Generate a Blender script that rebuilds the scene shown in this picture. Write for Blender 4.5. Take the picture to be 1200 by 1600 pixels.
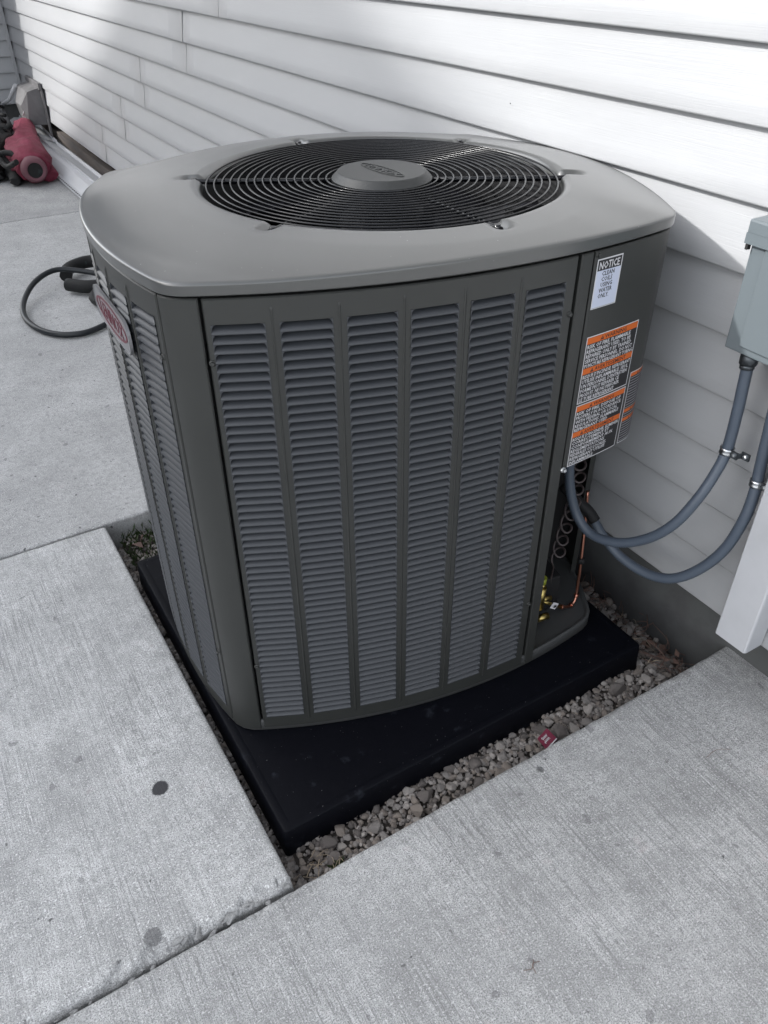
import bpy, bmesh, math, random
from math import sin, cos, pi, radians, sqrt, atan2, hypot
from mathutils import Vector, Matrix, noise

S = bpy.context.scene
for o in list(bpy.data.objects):
    bpy.data.objects.remove(o)
COL = S.collection
random.seed(7)
RND = random.random
def U(a, b): return a + (b - a) * RND()

# ------------------------------------------------------------------ camera, sky, sun, exposure
cam = bpy.data.cameras.new('camera'); co = bpy.data.objects.new('camera', cam); COL.objects.link(co)
PITCH, YAW, ROLL = 0.63731694, 0.53959563, -0.0062751
f = Vector((sin(YAW) * cos(PITCH), cos(YAW) * cos(PITCH), -sin(PITCH)))
rt = Vector((cos(YAW), -sin(YAW), 0)); up = rt.cross(f)
rt2 = rt * cos(ROLL) + up * sin(ROLL); up2 = rt2.cross(f)
m = Matrix((rt2, up2, -f)).transposed().to_4x4(); m.translation = Vector((0, 0, 1.4))
co.matrix_world = m
cam.sensor_fit = 'VERTICAL'; cam.sensor_height = 36; cam.lens = 36 * 1234.23 / 1600
cam.clip_start = 0.02; cam.clip_end = 500
S.camera = co
S.render.resolution_x = 768; S.render.resolution_y = 1024

SUN_DIR = Vector((1.0, -0.55, -0.78)).normalized()      # travel direction of the light
world = bpy.data.worlds.new('World'); S.world = world; world.use_nodes = True
wn = world.node_tree; bg = wn.nodes['Background']
sky = wn.nodes.new('ShaderNodeTexSky'); sky.sky_type = 'NISHITA'; sky.sun_disc = False
sky.sun_elevation = math.asin(-SUN_DIR.z); sky.sun_rotation = atan2(-SUN_DIR.x, -SUN_DIR.y)
sky.dust_density = 2.0; sky.air_density = 1.0; sky.ozone_density = 1.0
hs = wn.nodes.new('ShaderNodeHueSaturation'); hs.inputs['Saturation'].default_value = 0.24
wn.links.new(sky.outputs[0], hs.inputs['Color']); wn.links.new(hs.outputs[0], bg.inputs[0])
bg.inputs[1].default_value = 0.15
sl = bpy.data.lights.new('sun', 'SUN'); so = bpy.data.objects.new('sun', sl); COL.objects.link(so)
sl.energy = 1.5; sl.angle = radians(1.8); sl.color = (1.0, 0.985, 0.96)
so.rotation_euler = SUN_DIR.to_track_quat('-Z', 'Y').to_euler(); so.location = (-4, 2, 8)
S.view_settings.view_transform = 'Standard'; S.view_settings.look = 'None'
S.view_settings.exposure = 1.68; S.view_settings.gamma = 1; S.view_settings.use_curve_mapping = False

# ------------------------------------------------------------------ helpers
class MB:
    def __init__(s): s.v = []; s.f = []; s.mi = []; s.sm = []
    def add(s, vs, fs, mi=0, smooth=False):
        b = len(s.v); s.v += [tuple(p) for p in vs]
        for q in fs: s.f.append([b + i for i in q]); s.mi.append(mi); s.sm.append(smooth)
    def box(s, lo, hi, mi=0):
        x0, y0, z0 = lo; x1, y1, z1 = hi
        s.add([(x0,y0,z0),(x1,y0,z0),(x1,y1,z0),(x0,y1,z0),(x0,y0,z1),(x1,y0,z1),(x1,y1,z1),(x0,y1,z1)],
              [(0,3,2,1),(4,5,6,7),(0,1,5,4),(1,2,6,5),(2,3,7,6),(3,0,4,7)], mi)
    def bbox(s, lo, hi, b=.002, mi=0):     # chamfered box
        bm = bmesh.new(); bmesh.ops.create_cube(bm, size=1)
        for v in bm.verts: v.co = Vector([lo[i] + (v.co[i] + .5) * (hi[i] - lo[i]) for i in range(3)])
        bmesh.ops.bevel(bm, geom=bm.edges[:], offset=b, segments=2, affect='EDGES', profile=.6)
        bm.verts.index_update(); s.add([v.co[:] for v in bm.verts], [[v.index for v in fa.verts] for fa in bm.faces], mi, False); bm.free()
    def tube(s, pts, r, n=10, mi=0, closed=False, caps=True, smooth=True):
        P = [Vector(p) for p in pts]; N = len(P); vs = []
        T = []
        for i in range(N):
            if closed: t = P[(i + 1) % N] - P[i - 1]
            else: t = P[min(i + 1, N - 1)] - P[max(i - 1, 0)]
            T.append(t.normalized())
        a = Vector((0, 0, 1)) if abs(T[0].z) < .9 else Vector((1, 0, 0))
        nrm = T[0].cross(a).normalized()
        for i in range(N):
            if i: 
                nrm = (nrm - T[i] * nrm.dot(T[i])); nrm.normalize()
            bn = T[i].cross(nrm); rr = r[i] if isinstance(r, (list, tuple)) else r
            for k in range(n):
                q = 2 * pi * k / n; vs.append(P[i] + (nrm * cos(q) + bn * sin(q)) * rr)
        fs = []
        for i in range(N if closed else N - 1):
            j = (i + 1) % N
            for k in range(n):
                fs.append((i * n + k, i * n + (k + 1) % n, j * n + (k + 1) % n, j * n + k))
        s.add(vs, fs, mi, smooth)
        if caps and not closed:
            b = len(s.v) - N * n
            s.f.append([b + k for k in range(n)][::-1]); s.mi.append(mi); s.sm.append(False)
            s.f.append([b + (N - 1) * n + k for k in range(n)]); s.mi.append(mi); s.sm.append(False)
    def cyl(s, a, b, r, n=16, mi=0, r2=None):
        s.tube([a, b], [r, r if r2 is None else r2], n, mi)
    def lathe(s, prof, c=(0, 0, 0), n=48, mi=0, smooth=True, M=None):
        vs = []; c = Vector(c)
        for (r, z) in prof:
            for k in range(n):
                q = 2 * pi * k / n; p = Vector((r * cos(q), r * sin(q), z))
                if M: p = M @ p
                vs.append(c + p)
        fs = [(i * n + k, i * n + (k + 1) % n, (i + 1) * n + (k + 1) % n, (i + 1) * n + k) for i in range(len(prof) - 1) for k in range(n)]
        s.add(vs, fs, mi, smooth)
    def mesh(s, name, mats):
        me = bpy.data.meshes.new(name); me.from_pydata(s.v, [], s.f)
        for mt in (mats if isinstance(mats, (list, tuple)) else [mats]): me.materials.append(mt)
        me.polygons.foreach_set('material_index', s.mi); me.polygons.foreach_set('use_smooth', s.sm)
        me.update(); return me
    def build(s, name, mats, parent=None, loc=None, rot=None):
        return link(name, s.mesh(name, mats), parent, loc, rot)
def link(name, me, parent=None, loc=None, rot=None):
    o = bpy.data.objects.new(name, me); COL.objects.link(o)
    if parent: o.parent = parent
    if loc: o.location = loc
    if rot: o.rotation_euler = rot
    return o
def tag(o, label=None, cat=None, group=None, kind=None):
    if label: o['label'] = label
    if cat: o['category'] = cat
    if group: o['group'] = group
    if kind: o['kind'] = kind
    return o
def thing(name, label, cat, loc=(0, 0, 0), rz=0, group=None):
    o = bpy.data.objects.new(name, None); COL.objects.link(o); o.location = loc; o.rotation_euler = (0, 0, rz)
    o.empty_display_size = .05
    return tag(o, label, cat, group)
def spline(pts, n=8):
    P = [Vector(p) for p in pts]; P = [P[0] * 2 - P[1]] + P + [P[-1] * 2 - P[-2]]; out = []
    for i in range(1, len(P) - 2):
        for k in range(n):
            t = k / n; a, b, c, d = P[i - 1:i + 3]
            out.append(.5 * ((2 * b) + (c - a) * t + (2 * a - 5 * b + 4 * c - d) * t * t + (3 * b - a - 3 * c + d) * t ** 3))
    out.append(P[-2]); return out
def fbm(x, y, z=0., o=3):
    return noise.fractal((x, y, z), 1.0, 2.1, o)
def text_geo(body, size=.01, align='LEFT', xs=1.0, bold=0.0, res=1, shear=0):
    cu = bpy.data.curves.new('t', 'FONT'); cu.body = body; cu.size = size; cu.align_x = align
    cu.resolution_u = res; cu.offset = bold; cu.shear = shear
    o = bpy.data.objects.new('t', cu); me = bpy.data.meshes.new_from_object(o)
    v = [(p.co.x * xs, p.co.y) for p in me.vertices]; fs = [list(p.vertices) for p in me.polygons]
    bpy.data.objects.remove(o); bpy.data.curves.remove(cu); bpy.data.meshes.remove(me)
    return v, fs

# ------------------------------------------------------------------ materials
def mat(name, col, rough=.5, metal=0., bump=None, vary=None, spec=.5, coat=0.):
    """bump=(scale xyz, strength, dist, detail)  vary=(scale xyz, colour2, lo, hi, detail)"""
    M = bpy.data.materials.new(name); M.use_nodes = True; t = M.node_tree; b = t.nodes['Principled BSDF']
    b.inputs['Base Color'].default_value = (*col, 1); b.inputs['Roughness'].default_value = rough
    b.inputs['Metallic'].default_value = metal; b.inputs['Specular IOR Level'].default_value = spec
    b.inputs['Coat Weight'].default_value = coat; b.inputs['Coat Roughness'].default_value = .24
    tc = t.nodes.new('ShaderNodeTexCoord'); M['b'] = 0
    def nz(scale, detail=4, rough_=.6):
        mp = t.nodes.new('ShaderNodeMapping'); mp.inputs['Scale'].default_value = scale if isinstance(scale, (tuple, list)) else (scale,) * 3
        t.links.new(tc.outputs['Object'], mp.inputs[0]); n = t.nodes.new('ShaderNodeTexNoise'); n.inputs['Scale'].default_value = 1
        n.inputs['Detail'].default_value = detail; n.inputs['Roughness'].default_value = rough_
        t.links.new(mp.outputs[0], n.inputs[0]); return n
    if vary:
        for k, va in enumerate(vary if isinstance(vary, list) else [vary]):
            n = nz(va[0], va[4] if len(va) > 4 else 4); r = t.nodes.new('ShaderNodeMapRange')
            r.inputs[1].default_value = va[2]; r.inputs[2].default_value = va[3]; t.links.new(n.outputs[0], r.inputs[0])
            mx = t.nodes.new('ShaderNodeMix'); mx.data_type = 'RGBA'; t.links.new(r.outputs[0], mx.inputs[0])
            old = b.inputs['Base Color'].links[0].from_socket if b.inputs['Base Color'].links else None
            if old: t.links.new(old, mx.inputs[6])
            else: mx.inputs[6].default_value = (*col, 1)
            mx.inputs[7].default_value = (*va[1], 1); t.links.new(mx.outputs[2], b.inputs['Base Color'])
    if bump:
        last = None
        for bp in (bump if isinstance(bump, list) else [bump]):
            n = nz(bp[0], bp[3] if len(bp) > 3 else 4); B = t.nodes.new('ShaderNodeBump'); B.inputs['Strength'].default_value = bp[1]
            B.inputs['Distance'].default_value = bp[2]; t.links.new(n.outputs[0], B.inputs['Height'])
            if last: t.links.new(last.outputs[0], B.inputs['Normal'])
            last = B
        t.links.new(last.outputs[0], b.inputs['Normal'])
    return M

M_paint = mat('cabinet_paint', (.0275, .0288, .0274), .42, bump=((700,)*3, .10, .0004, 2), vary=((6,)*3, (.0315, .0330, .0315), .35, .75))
M_slat = mat('louvre_skylit_tone', (.041, .0445, .0510), .42)  # cabinet paint made lighter and bluer: sky light on the slats put into colour
M_lid = mat('lid_skylit_tone', (.038, .0395, .0380), .33, spec=1.0, coat=.7, bump=[((900,)*3, .10, .0004, 2), ((9,)*3, .10, .004, 1)], vary=[((3,)*3, (.044, .0458, .0445), .35, .7), ((230,)*3, (.30, .30, .30), .80, .82, 1)])  # same cabinet paint in a lighter copy, brightness of the sky-facing top painted in
M_black = mat('black_void', (.008, .008, .009), .7)
M_fin = mat('coil_fin', (.020, .021, .023), .6)
M_wire = mat('guard_wire', (.0035, .004, .0055), .20, spec=.42)
M_hub = mat('hub_paint', (.027, .0285, .0285), .42, bump=((900,)*3, .10, .0004, 2))
M_fan = mat('fan_blade', (.005, .0055, .009), .3)
M_pan = mat('pan_paint', (.055, .057, .058), .45)
M_pad = mat('pad_plastic', (.0009, .0013, .0036), .62, spec=.14, bump=[((160,)*3, .3, .001, 4), ((14,)*3, .2, .006, 2)], vary=[((22, 22, 22), (.028, .032, .042), .62, .86, 6), ((300,)*3, (.22, .22, .22), .79, .81, 1)])
M_vinyl = mat('vinyl_siding', (.352, .358, .369), .50, bump=[((60, 7, 420), .34, .0012, 3), ((4, 1.2, 6), .10, .010, 2)], vary=[((3, .8, 3), (.336, .342, .353), .4, .75), ((12, 3, 12), (.366, .372, .382), .5, .8)])
M_scrap = mat('scrap_vinyl', (.52, .53, .55), .45, vary=((8, 3, 8), (.52, .52, .53), .5, .8), bump=((60, 4, 200), .2, .001))
M_found = mat('foundation_concrete', (.085, .088, .088), .9, bump=[((60,)*3, .3, .004, 5), ((9,)*3, .4, .01, 3)], vary=((5,)*3, (.058, .055, .058), .45, .7, 5))
M_sheath = mat('sill_board', (.10, .085, .075), .9, bump=((10, 2, 60), .5, .003), vary=((14, 2, 14), (.05, .045, .045), .4, .7))
M_trim = mat('trim_metal', (.48, .49, .515), .45, bump=((30, 30, 6), .1, .002), vary=((7,)*3, (.43, .44, .46), .45, .75))
M_cond = mat('conduit_pvc', (.068, .086, .114), .42, bump=((5,)*3, .1, .002))
M_meter = mat('meter_paint', (.112, .132, .143), .38, bump=((500,)*3, .1, .0004))
M_zinc = mat('zinc', (.62, .64, .66), .28, metal=1, bump=((200,)*3, .2, .0006))
M_dkzinc = mat('dark_zinc', (.10, .11, .12), .4, metal=.8)
M_copper = mat('copper', (.48, .22, .16), .30, metal=1, vary=((40,)*3, (.45, .20, .15), .5, .7))
M_brass = mat('brass', (.46, .36, .13), .28, metal=1)
M_cap = mat('green_cap', (.24, .27, .03), .4)
M_rubber = mat('hose_rubber', (.004, .007, .010), .45)
M_blackfab = mat('black_fabric', (.004, .0045, .005), .75, bump=((90,)*3, .5, .003), vary=((14,)*3, (.03, .045, .045), .6, .75))
M_red = mat('red_fabric', (.135, .012, .030), .8, bump=[((40,)*3, .6, .006, 5), ((12,)*3, .5, .02, 3)], vary=((9,)*3, (.21, .028, .06), .4, .7))
M_pink = mat('pale_pink_fabric', (.15, .065, .080), .8, bump=((60,)*3, .5, .004))
M_grey = mat('grey_plastic', (.15, .147, .15), .55, vary=((9,)*3, (.10, .097, .10), .45, .7))
M_cord = mat('cord_jacket', (.05, .038, .038), .4)
M_greyprint = mat('print_grey', (.26, .26, .28), .55)
M_white = mat('print_white', (.58, .58, .60), .55)
M_sticker = mat('sticker_white', (.50, .54, .66), .45)
M_blk = mat('print_black', (.012, .012, .014), .5)
M_org = mat('print_orange', (.55, .11, .010), .5)
M_silver = mat('badge_silver', (.24, .24, .25), .35, metal=.5)
M_maroon = mat('badge_maroon', (.10, .004, .018), .4)
M_gum = mat('gum', (.055, .055, .06), .7)
M_dirt = mat('pit_dirt', (.045, .038, .033), .95, bump=((90,)*3, .8, .006, 6), vary=((25,)*3, (.09, .08, .07), .5, .7))
M_leaf = mat('weed_leaf', (.022, .045, .012), .6, vary=((50,)*3, (.045, .06, .018), .4, .7))
M_straw = mat('dry_straw', (.33, .27, .20), .8)
M_dry = mat('dry_leaf', (.16, .10, .08), .8)
M_ground = mat('bare_ground', (.16, .15, .14), .95, bump=((8,)*3, .6, .03, 5), vary=((1.5,)*3, (.10, .11, .07), .4, .7))
def stone_mat(name, c, c2):
    return mat(name, c, .85, bump=((70,)*3, .5, .003, 5), vary=[((45,)*3, c2, .45, .7, 5), ((220,)*3, (c[0]*.55, c[1]*.55, c[2]*.55), .55, .8, 3)])
M_st = [stone_mat('stone_warm', (.235, .205, .182), (.16, .138, .12)), stone_mat('stone_grey', (.215, .20, .19), (.28, .262, .25)),
        stone_mat('stone_dark', (.125, .112, .105), (.18, .16, .15)), stone_mat('stone_pale', (.34, .315, .295), (.23, .21, .195))]

def concrete(name, mode, gum=()):
    M = bpy.data.materials.new(name); M.use_nodes = True; t = M.node_tree; b = t.nodes['Principled BSDF']; L = t.links.new
    tc = t.nodes.new('ShaderNodeTexCoord')
    def nz(scale, detail=4, rough=.6, rotz=0, dist=0):
        mp = t.nodes.new('ShaderNodeMapping'); mp.inputs['Scale'].default_value = scale; mp.inputs['Rotation'].default_value = (0, 0, rotz)
        L(tc.outputs['Object'], mp.inputs[0]); n = t.nodes.new('ShaderNodeTexNoise'); n.inputs['Scale'].default_value = 1
        n.inputs['Detail'].default_value = detail; n.inputs['Roughness'].default_value = rough; n.inputs['Distortion'].default_value = dist
        L(mp.outputs[0], n.inputs[0]); return n.outputs[0]
    def mr(s, a, c, d=0., e=1.):
        r = t.nodes.new('ShaderNodeMapRange'); r.inputs[1].default_value = a; r.inputs[2].default_value = c; r.inputs[3].default_value = d; r.inputs[4].default_value = e
        L(s, r.inputs[0]); return r.outputs[0]
    def mx(fac, A, B):
        q = t.nodes.new('ShaderNodeMix'); q.data_type = 'RGBA'; L(fac, q.inputs[0])
        (L(A, q.inputs[6]) if not isinstance(A, tuple) else setattr(q.inputs[6], 'default_value', (*A, 1)))
        (L(B, q.inputs[7]) if not isinstance(B, tuple) else setattr(q.inputs[7], 'default_value', (*B, 1)))
        return q.outputs[2]
    def mul(a, c):
        q = t.nodes.new('ShaderNodeMath'); q.operation = 'MULTIPLY'; L(a, q.inputs[0]); (L(c, q.inputs[1]) if not isinstance(c, float) else setattr(q.inputs[1], 'default_value', c)); return q.outputs[0]
    def addm(a, c):
        q = t.nodes.new('ShaderNodeMath'); q.operation = 'ADD'; L(a, q.inputs[0]); L(c, q.inputs[1]); return q.outputs[0]
    rz = {'front': .09, 'left': -.03, 'back': .02, 'far': 0}[mode]
    broom = nz((330, 6.5, 20), 5, .72, rz, .25); broom2 = nz((120, 2.2, 20), 4, .65, rz, .3)
    streak_mask = mr(nz((3.2, 2.2, 3), 4), .34, .56)
    mott = nz((7, 7, 7), 6, .68); big = nz((2.1, 1.7, 2), 4); fine = nz((420, 420, 420), 5, .75); mid = nz((55, 55, 55), 6, .72)
    base = {'front': (.50, .505, .506), 'left': (.57, .576, .578), 'back': (.50, .505, .507), 'far': (.43, .435, .437)}[mode]
    mlo = .74 if mode in ('front', 'left') else .86; dk = tuple(c * mlo for c in base); lt = tuple(min(1, c * (1.30 if mlo < .8 else 1.15)) for c in base)
    c = mx(mr(mott, .35, .66), dk, lt)
    c = mx(mr(big, .42, .66, 0, .52), c, tuple(x * .66 for x in base))
    c = mx(mr(mid, .48, .64, 0, .7), c, tuple(x * .60 for x in base))
    st = mul(mr(broom, .49, .61), mul(streak_mask, .95 if mode in ('front', 'left') else .18))
    c = mx(st, c, tuple(x * .46 for x in base))
    st2 = mul(mr(broom2, .53, .72), mul(streak_mask, .75 if mode in ('front', 'left') else .15))
    c = mx(st2, c, tuple(min(1, x * 1.35) for x in base))
    c = mx(mr(fine, .49, .57, 0, .95), c, tuple(x * .40 for x in base))
    c = mx(mr(nz((260, 260, 260), 2, .5), .60, .66, 0, .6), c, tuple(min(1, x * 1.5) for x in base))
    # dark pits
    pit = nz((75, 75, 75), 3, .55); patch = mr(nz((9, 9, 9), 3), .50 if mode != 'back' else .30, .68 if mode != 'back' else .50)
    pm = mul(mr(pit, .665, .70), patch)
    c = mx(mul(pm, .9), c, (.07, .07, .072))
    pm3 = mr(nz((26, 26, 26), 2, .4), .715, .735); c = mx(mul(pm3, .5), c, (.13, .13, .135)); c = mx(mr(nz((3.5, 3.5, 3.5), 6, .7, 0, .6), .56, .66, 0, .30), c, tuple(x * .55 for x in base))
    # brownish and pale stains
    c = mx(mr(nz((14, 14, 14), 3), .66, .78, 0, .30), c, (.44, .36, .36))
    # old spots with a shape of their own
    for (gx, gy, gr, gs) in gum:
        vm = t.nodes.new('ShaderNodeVectorMath'); vm.operation = 'DISTANCE'; L(tc.outputs['Object'], vm.inputs[0]); vm.inputs[1].default_value = (gx, gy, 0)
        d = addm(vm.outputs['Value'], mul(addm(mid, mul(mott, .7)), .013))
        c = mx(mr(d, gr + .0095, gr + .0125, gs, 0.), c, (.055, .055, .06))
    L(c, b.inputs['Base Color']); b.inputs['Roughness'].default_value = .88; b.inputs['Specular IOR Level'].default_value = .3
    last = None
    for (src, st_, di) in ((broom, .55 if mode in ('front', 'left') else .25, .0020), (mid, .5, .0045), (fine, .7, .0018), (mott, .3, .008)):
        B = t.nodes.new('ShaderNodeBump'); B.inputs['Strength'].default_value = st_; B.inputs['Distance'].default_value = di; L(src, B.inputs['Height'])
        if last: L(last, B.inputs['Normal'])
        last = B.outputs[0]
    B = t.nodes.new('ShaderNodeBump'); B.invert = True; B.inputs['Strength'].default_value = .6; B.inputs['Distance'].default_value = .002; L(pm, B.inputs['Height']); L(last, B.inputs['Normal'])
    L(B.outputs[0], b.inputs['Normal'])
    return M

# ------------------------------------------------------------------ setting: ground and pavement
g = MB(); g.add([(-60, -60, -.30), (60, -60, -.30), (60, 60, -.30), (-60, 60, -.30)], [(0, 1, 2, 3)])
tag(g.build('ground', M_ground), 'bare dark ground under and around the concrete paving', 'ground', kind='structure')

PX0, PX1, PY0, PY1 = .243, 1.41, .726, 2.0
def lines(a, b, fine_a, fine_b, step, ea=True, eb=True):
    """coordinates from a to b, dense at the rounded edges"""
    E = [0, .0012, .003, .0055, .009, .013, .018, .025]
    L = set()
    if ea: L |= {round(a + e, 5) for e in E}
    if eb: L |= {round(b - e, 5) for e in E}
    L |= {a, b}
    x = fine_a
    while x < fine_b:
        if a + .027 < x < b - .027: L.add(round(x, 5))
        x += step
    for q in (a + (fine_a - a) * k / 6 for k in range(1, 6)):
        if fine_a > a + .03: L.add(round(q, 5))
    for q in (fine_b + (b - fine_b) * k / 6 for k in range(1, 6)):
        if fine_b < b - .03: L.add(round(q, 5))
    return sorted(L)
def slab(name, x0, x1, y0, y1, fx, fy, step, mt, edges, rad=None, chip=None, depth=-.16, tilt=0):
    X = lines(x0, x1, fx[0], fx[1], step, 'w' in edges, 'e' in edges); Y = lines(y0, y1, fy[0], fy[1], step, 's' in edges, 'n' in edges)
    rad = rad or {}; v = []; b = MB(); nx, ny = len(X), len(Y)
    def drop(d, r):
        if d >= r: return 0
        q = 1 - d / r; return r * .62 * (1 - sqrt(max(0, 1 - q * q)))
    for j, y in enumerate(Y):
        for i, x in enumerate(X):
            z = 0
            for e, d, s_ in (('w', x - x0, y), ('e', x1 - x, y), ('s', y - y0, x), ('n', y1 - y, x)):
                if e in edges:
                    r = rad.get(e, .009) * (1 + .35 * fbm(s_ * 14, 3.1 * ord(e), 0, 2))
                    z -= drop(d, r)
                    z -= .0012 * max(0, fbm(s_ * 60, d * 60, ord(e), 2)) * max(0, 1 - d / .02)
            if chip: z -= chip(x, y)
            z += .0010 * fbm(x * 3, y * 3, 5, 2)
            v.append((x, y, z))
    fs = [(j * nx + i, j * nx + i + 1, (j + 1) * nx + i + 1, (j + 1) * nx + i) for j in range(ny - 1) for i in range(nx - 1)]
    b.add(v, fs, 0, True)
    rim = [i for i in range(nx)] + [j * nx + nx - 1 for j in range(1, ny)] + [(ny - 1) * nx + i for i in range(nx - 2, -1, -1)] + [j * nx for j in range(ny - 2, 0, -1)]
    base = len(b.v); n = len(rim)
    for k in rim:
        x, y, z = b.v[k]; b.v.append((x + .003 * fbm(x * 40, y * 40, 1, 2), y + .003 * fbm(x * 40, y * 40, 7, 2), depth))
    for k in range(n): b.f.append([rim[k], base + k, base + (k + 1) % n, rim[(k + 1) % n]]); b.mi.append(0); b.sm.append(False)
    return b.build(name, mt, pave)
pave = tag(bpy.data.objects.new('pavement', None), 'pale grey broomed concrete paving laid in large slabs round the house', None, kind='structure'); COL.objects.link(pave)
M_cf = concrete('concrete_front', 'front', [(.785, .688, .0075, .7)]); M_cl = concrete('concrete_left', 'left', [(.098, 1.054, .0165, 1.), (-.007, .775, .0155, .6), (-.33, 1.30, .006, .6)])
M_cb = concrete('concrete_back', 'back'); M_cfar = concrete('concrete_far', 'far')
def facet(x, y, k):
    p = noise.voronoi(Vector((x * k, y * k * 1.4, .3)))[1][0]; return noise.cell(p * 13.7)
def chip_left(x, y):         # broken edge of the left slab along the joint
    d = y - .7385; e = .0
    a = max(0, min(1, (x + .13) / .05)) * max(0, min(1, (.245 - x) / .02))
    a2 = max(0, min(1, (x + .30) / .05)) * .35
    k = max(a, a2) * (.55 + .9 * fbm(x * 22, 1.7, 0, 3))
    w = .034 * max(0, k)
    if d < w: e += min(1, (w - d) / .003) * (.002 + .0090 * abs(facet(x, y, 62)) + .002 * fbm(x * 120, y * 120, 2, 3))
    return max(0, e)
def chip_front(x, y):
    d = .7265 - y; k = max(0, min(1, (x - .08) / .05)) * max(0, min(1, (.34 - x) / .05)) * (.3 + 1.2 * fbm(x * 30, 9.7, 0, 3))
    w = .022 * max(0, k); e = 0
    if d < w: e = min(1, (w - d) / .003) * (.0015 + .0055 * abs(facet(x, y, 80)))
    k2 = max(0, fbm(x * 9, .5, 3, 2) - .15) * .03
    if x > .4 and d < k2: e += .003 * min(1, (k2 - d) / .003)
    return max(0, e)
left_slab = slab('concrete_slab', -.9 - 1.4, PX0, .7385, 1.990, (-.72, .24), (.75, 1.98), .0065, M_cl, 'wesn', {'s': .026, 'e': .012, 'n': .010}, chip_left)
slab('concrete_slab', -2.3, 2.2, -1.6, .7265, (-.75, 1.5), (.22, .72), .010, M_cf, 'n', {'n': .012}, chip_front)
sb = slab('concrete_slab', -2.3, 1.395, 2.000, 5.275, (-.4, 1.39), (2.0, 2.4), .02, M_cb, 'wsn', {'s': .012, 'n': .01})
slab('concrete_slab', -2.3, 1.395, 5.285, 8.39, (0, 1.39), (5.3, 5.9), .05, M_cfar, 'wsn', {'s': .01})
for (a, b_, c_, d_) in ((-6.9, -2.312, .744, 1.99), (-6.9, -2.312, -1.6, .7265), (-6.9, -2.312, 2.0, 5.275), (-6.9, -2.312, 5.285, 8.39)):
    slab('concrete_slab', a, b_, c_, d_, (a, b_), (c_, d_), .4, M_cfar, 'e', {})
slab('concrete_slab', -6.9, 2.2, -8, -1.612, (-6.9, 2.2), (-8, -1.6), .4, M_cf, 'n', {})

# ------------------------------------------------------------------ house
house = thing('house', 'white vinyl sided house wall with dark concrete foundation behind the cooling unit', 'house', (0, 0, 0))
ZB, EX, WX, WYE = .152, .1213, 1.305, 8.40
def siding_mesh(y0, y1, xoff, seed, nc=2, step=.12):
    """two courses of lap siding, facing -X, running along Y"""
    prof = []
    for c in range(nc):
        z = c * EX
        prof += [(.0195, z + .0005), (.0150, z - .0005), (.0035, z - .0003), (.0008, z + .0012), (.0, z + .0040), (.0046, z + EX * .30), (.0096, z + EX * .62), (.0142, z + EX * .90), (.0162, z + EX * .985)]
    prof.append((.0168, nc * EX + .006))
    n = max(2, int((y1 - y0) / step)); vs = []; b = MB(); k = len(prof)
    for i in range(n + 1):
        y = y0 + (y1 - y0) * i / n
        for (px, pz) in prof:
            w = .0011 * fbm(y * 1.7 + seed * 9, pz * 5, seed, 2)
            vs.append((px + xoff + w, y, pz + .0006 * fbm(y * 1.1, seed * 3.3, 0, 2)))
    fs = [(i * k + j, i * k + j + 1, (i + 1) * k + j + 1, (i + 1) * k + j) for i in range(n) for j in range(k - 1)]
    b.add(vs, fs, 0, True)
    # end flange so that a lapped panel shows an edge
    for e in (0, n):
        base = len(b.v)
        for j in range(k): x, y, z = vs[e * k + j]; b.v.append((x + .0016, y, z))
        for j in range(k - 1): b.f.append([e * k + j, e * k + j + 1, base + j + 1, base + j]); b.mi.append(0); b.sm.append(False)
    return b
JY = [5.715, 5.125, 4.61, 3.86, 3.40, 4.4, 3.2, 5.0, 3.6, 4.8]
for r in range(20):
    z = ZB + 2 * EX * r; j = JY[r % len(JY)]
    dn = siding_mesh(-2.0, j + .02, 0.0018, r + .3).build('siding_panel', M_vinyl, house, (WX, 0, z))
    siding_mesh(j, WYE - .02, 0., r + 30.7, step=.2).build('siding_panel', M_vinyl, house, (WX, 0, z))
    # end wall of the house, facing the camera: same panels turned a quarter
    e = siding_mesh(0, 1.25, 0.0, r + 60.1, step=.3).build('siding_panel', M_vinyl, house, (WX - .012, WYE - .012, z), (0, 0, 0))
    e.rotation_euler = (0, 0, pi / 2)
b = MB(); b.box((WX + .032, -2, .158), (WX + .10, WYE + .2, 5.0)); b.box((WX - 1.26, WYE + .021, .158), (WX + .031, WYE + 5, 5.0)); b.build('wall_sheathing', M_sheath, house)
b = MB(); b.box((1.396, -2, -.3), (1.60, WYE + .3, .1575)); b.box((WX - 1.2, WYE + .02, -.3), (1.396, WYE + 5, .1575)); b.build('foundation', M_found, house)
b = MB(); b.bbox((WX - .022, WYE - .045, .150), (WX + .006, WYE - .014, 5.0), .003); b.build('inside_corner_trim', M_vinyl, house)
b = MB(); b.box((1.330, 2.15, .012), (1.395, WYE, .085)); b.build('sill_board', M_sheath, house)
b = MB(); b.box((WX - .35, -2.05, 5.0), (WX + 3, WYE + 3, 5.12)); b.box((WX - 1.5, WYE - .3, 5.0), (WX - .352, WYE + 3, 5.12)); b.build('roof', M_trim, house)
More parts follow.
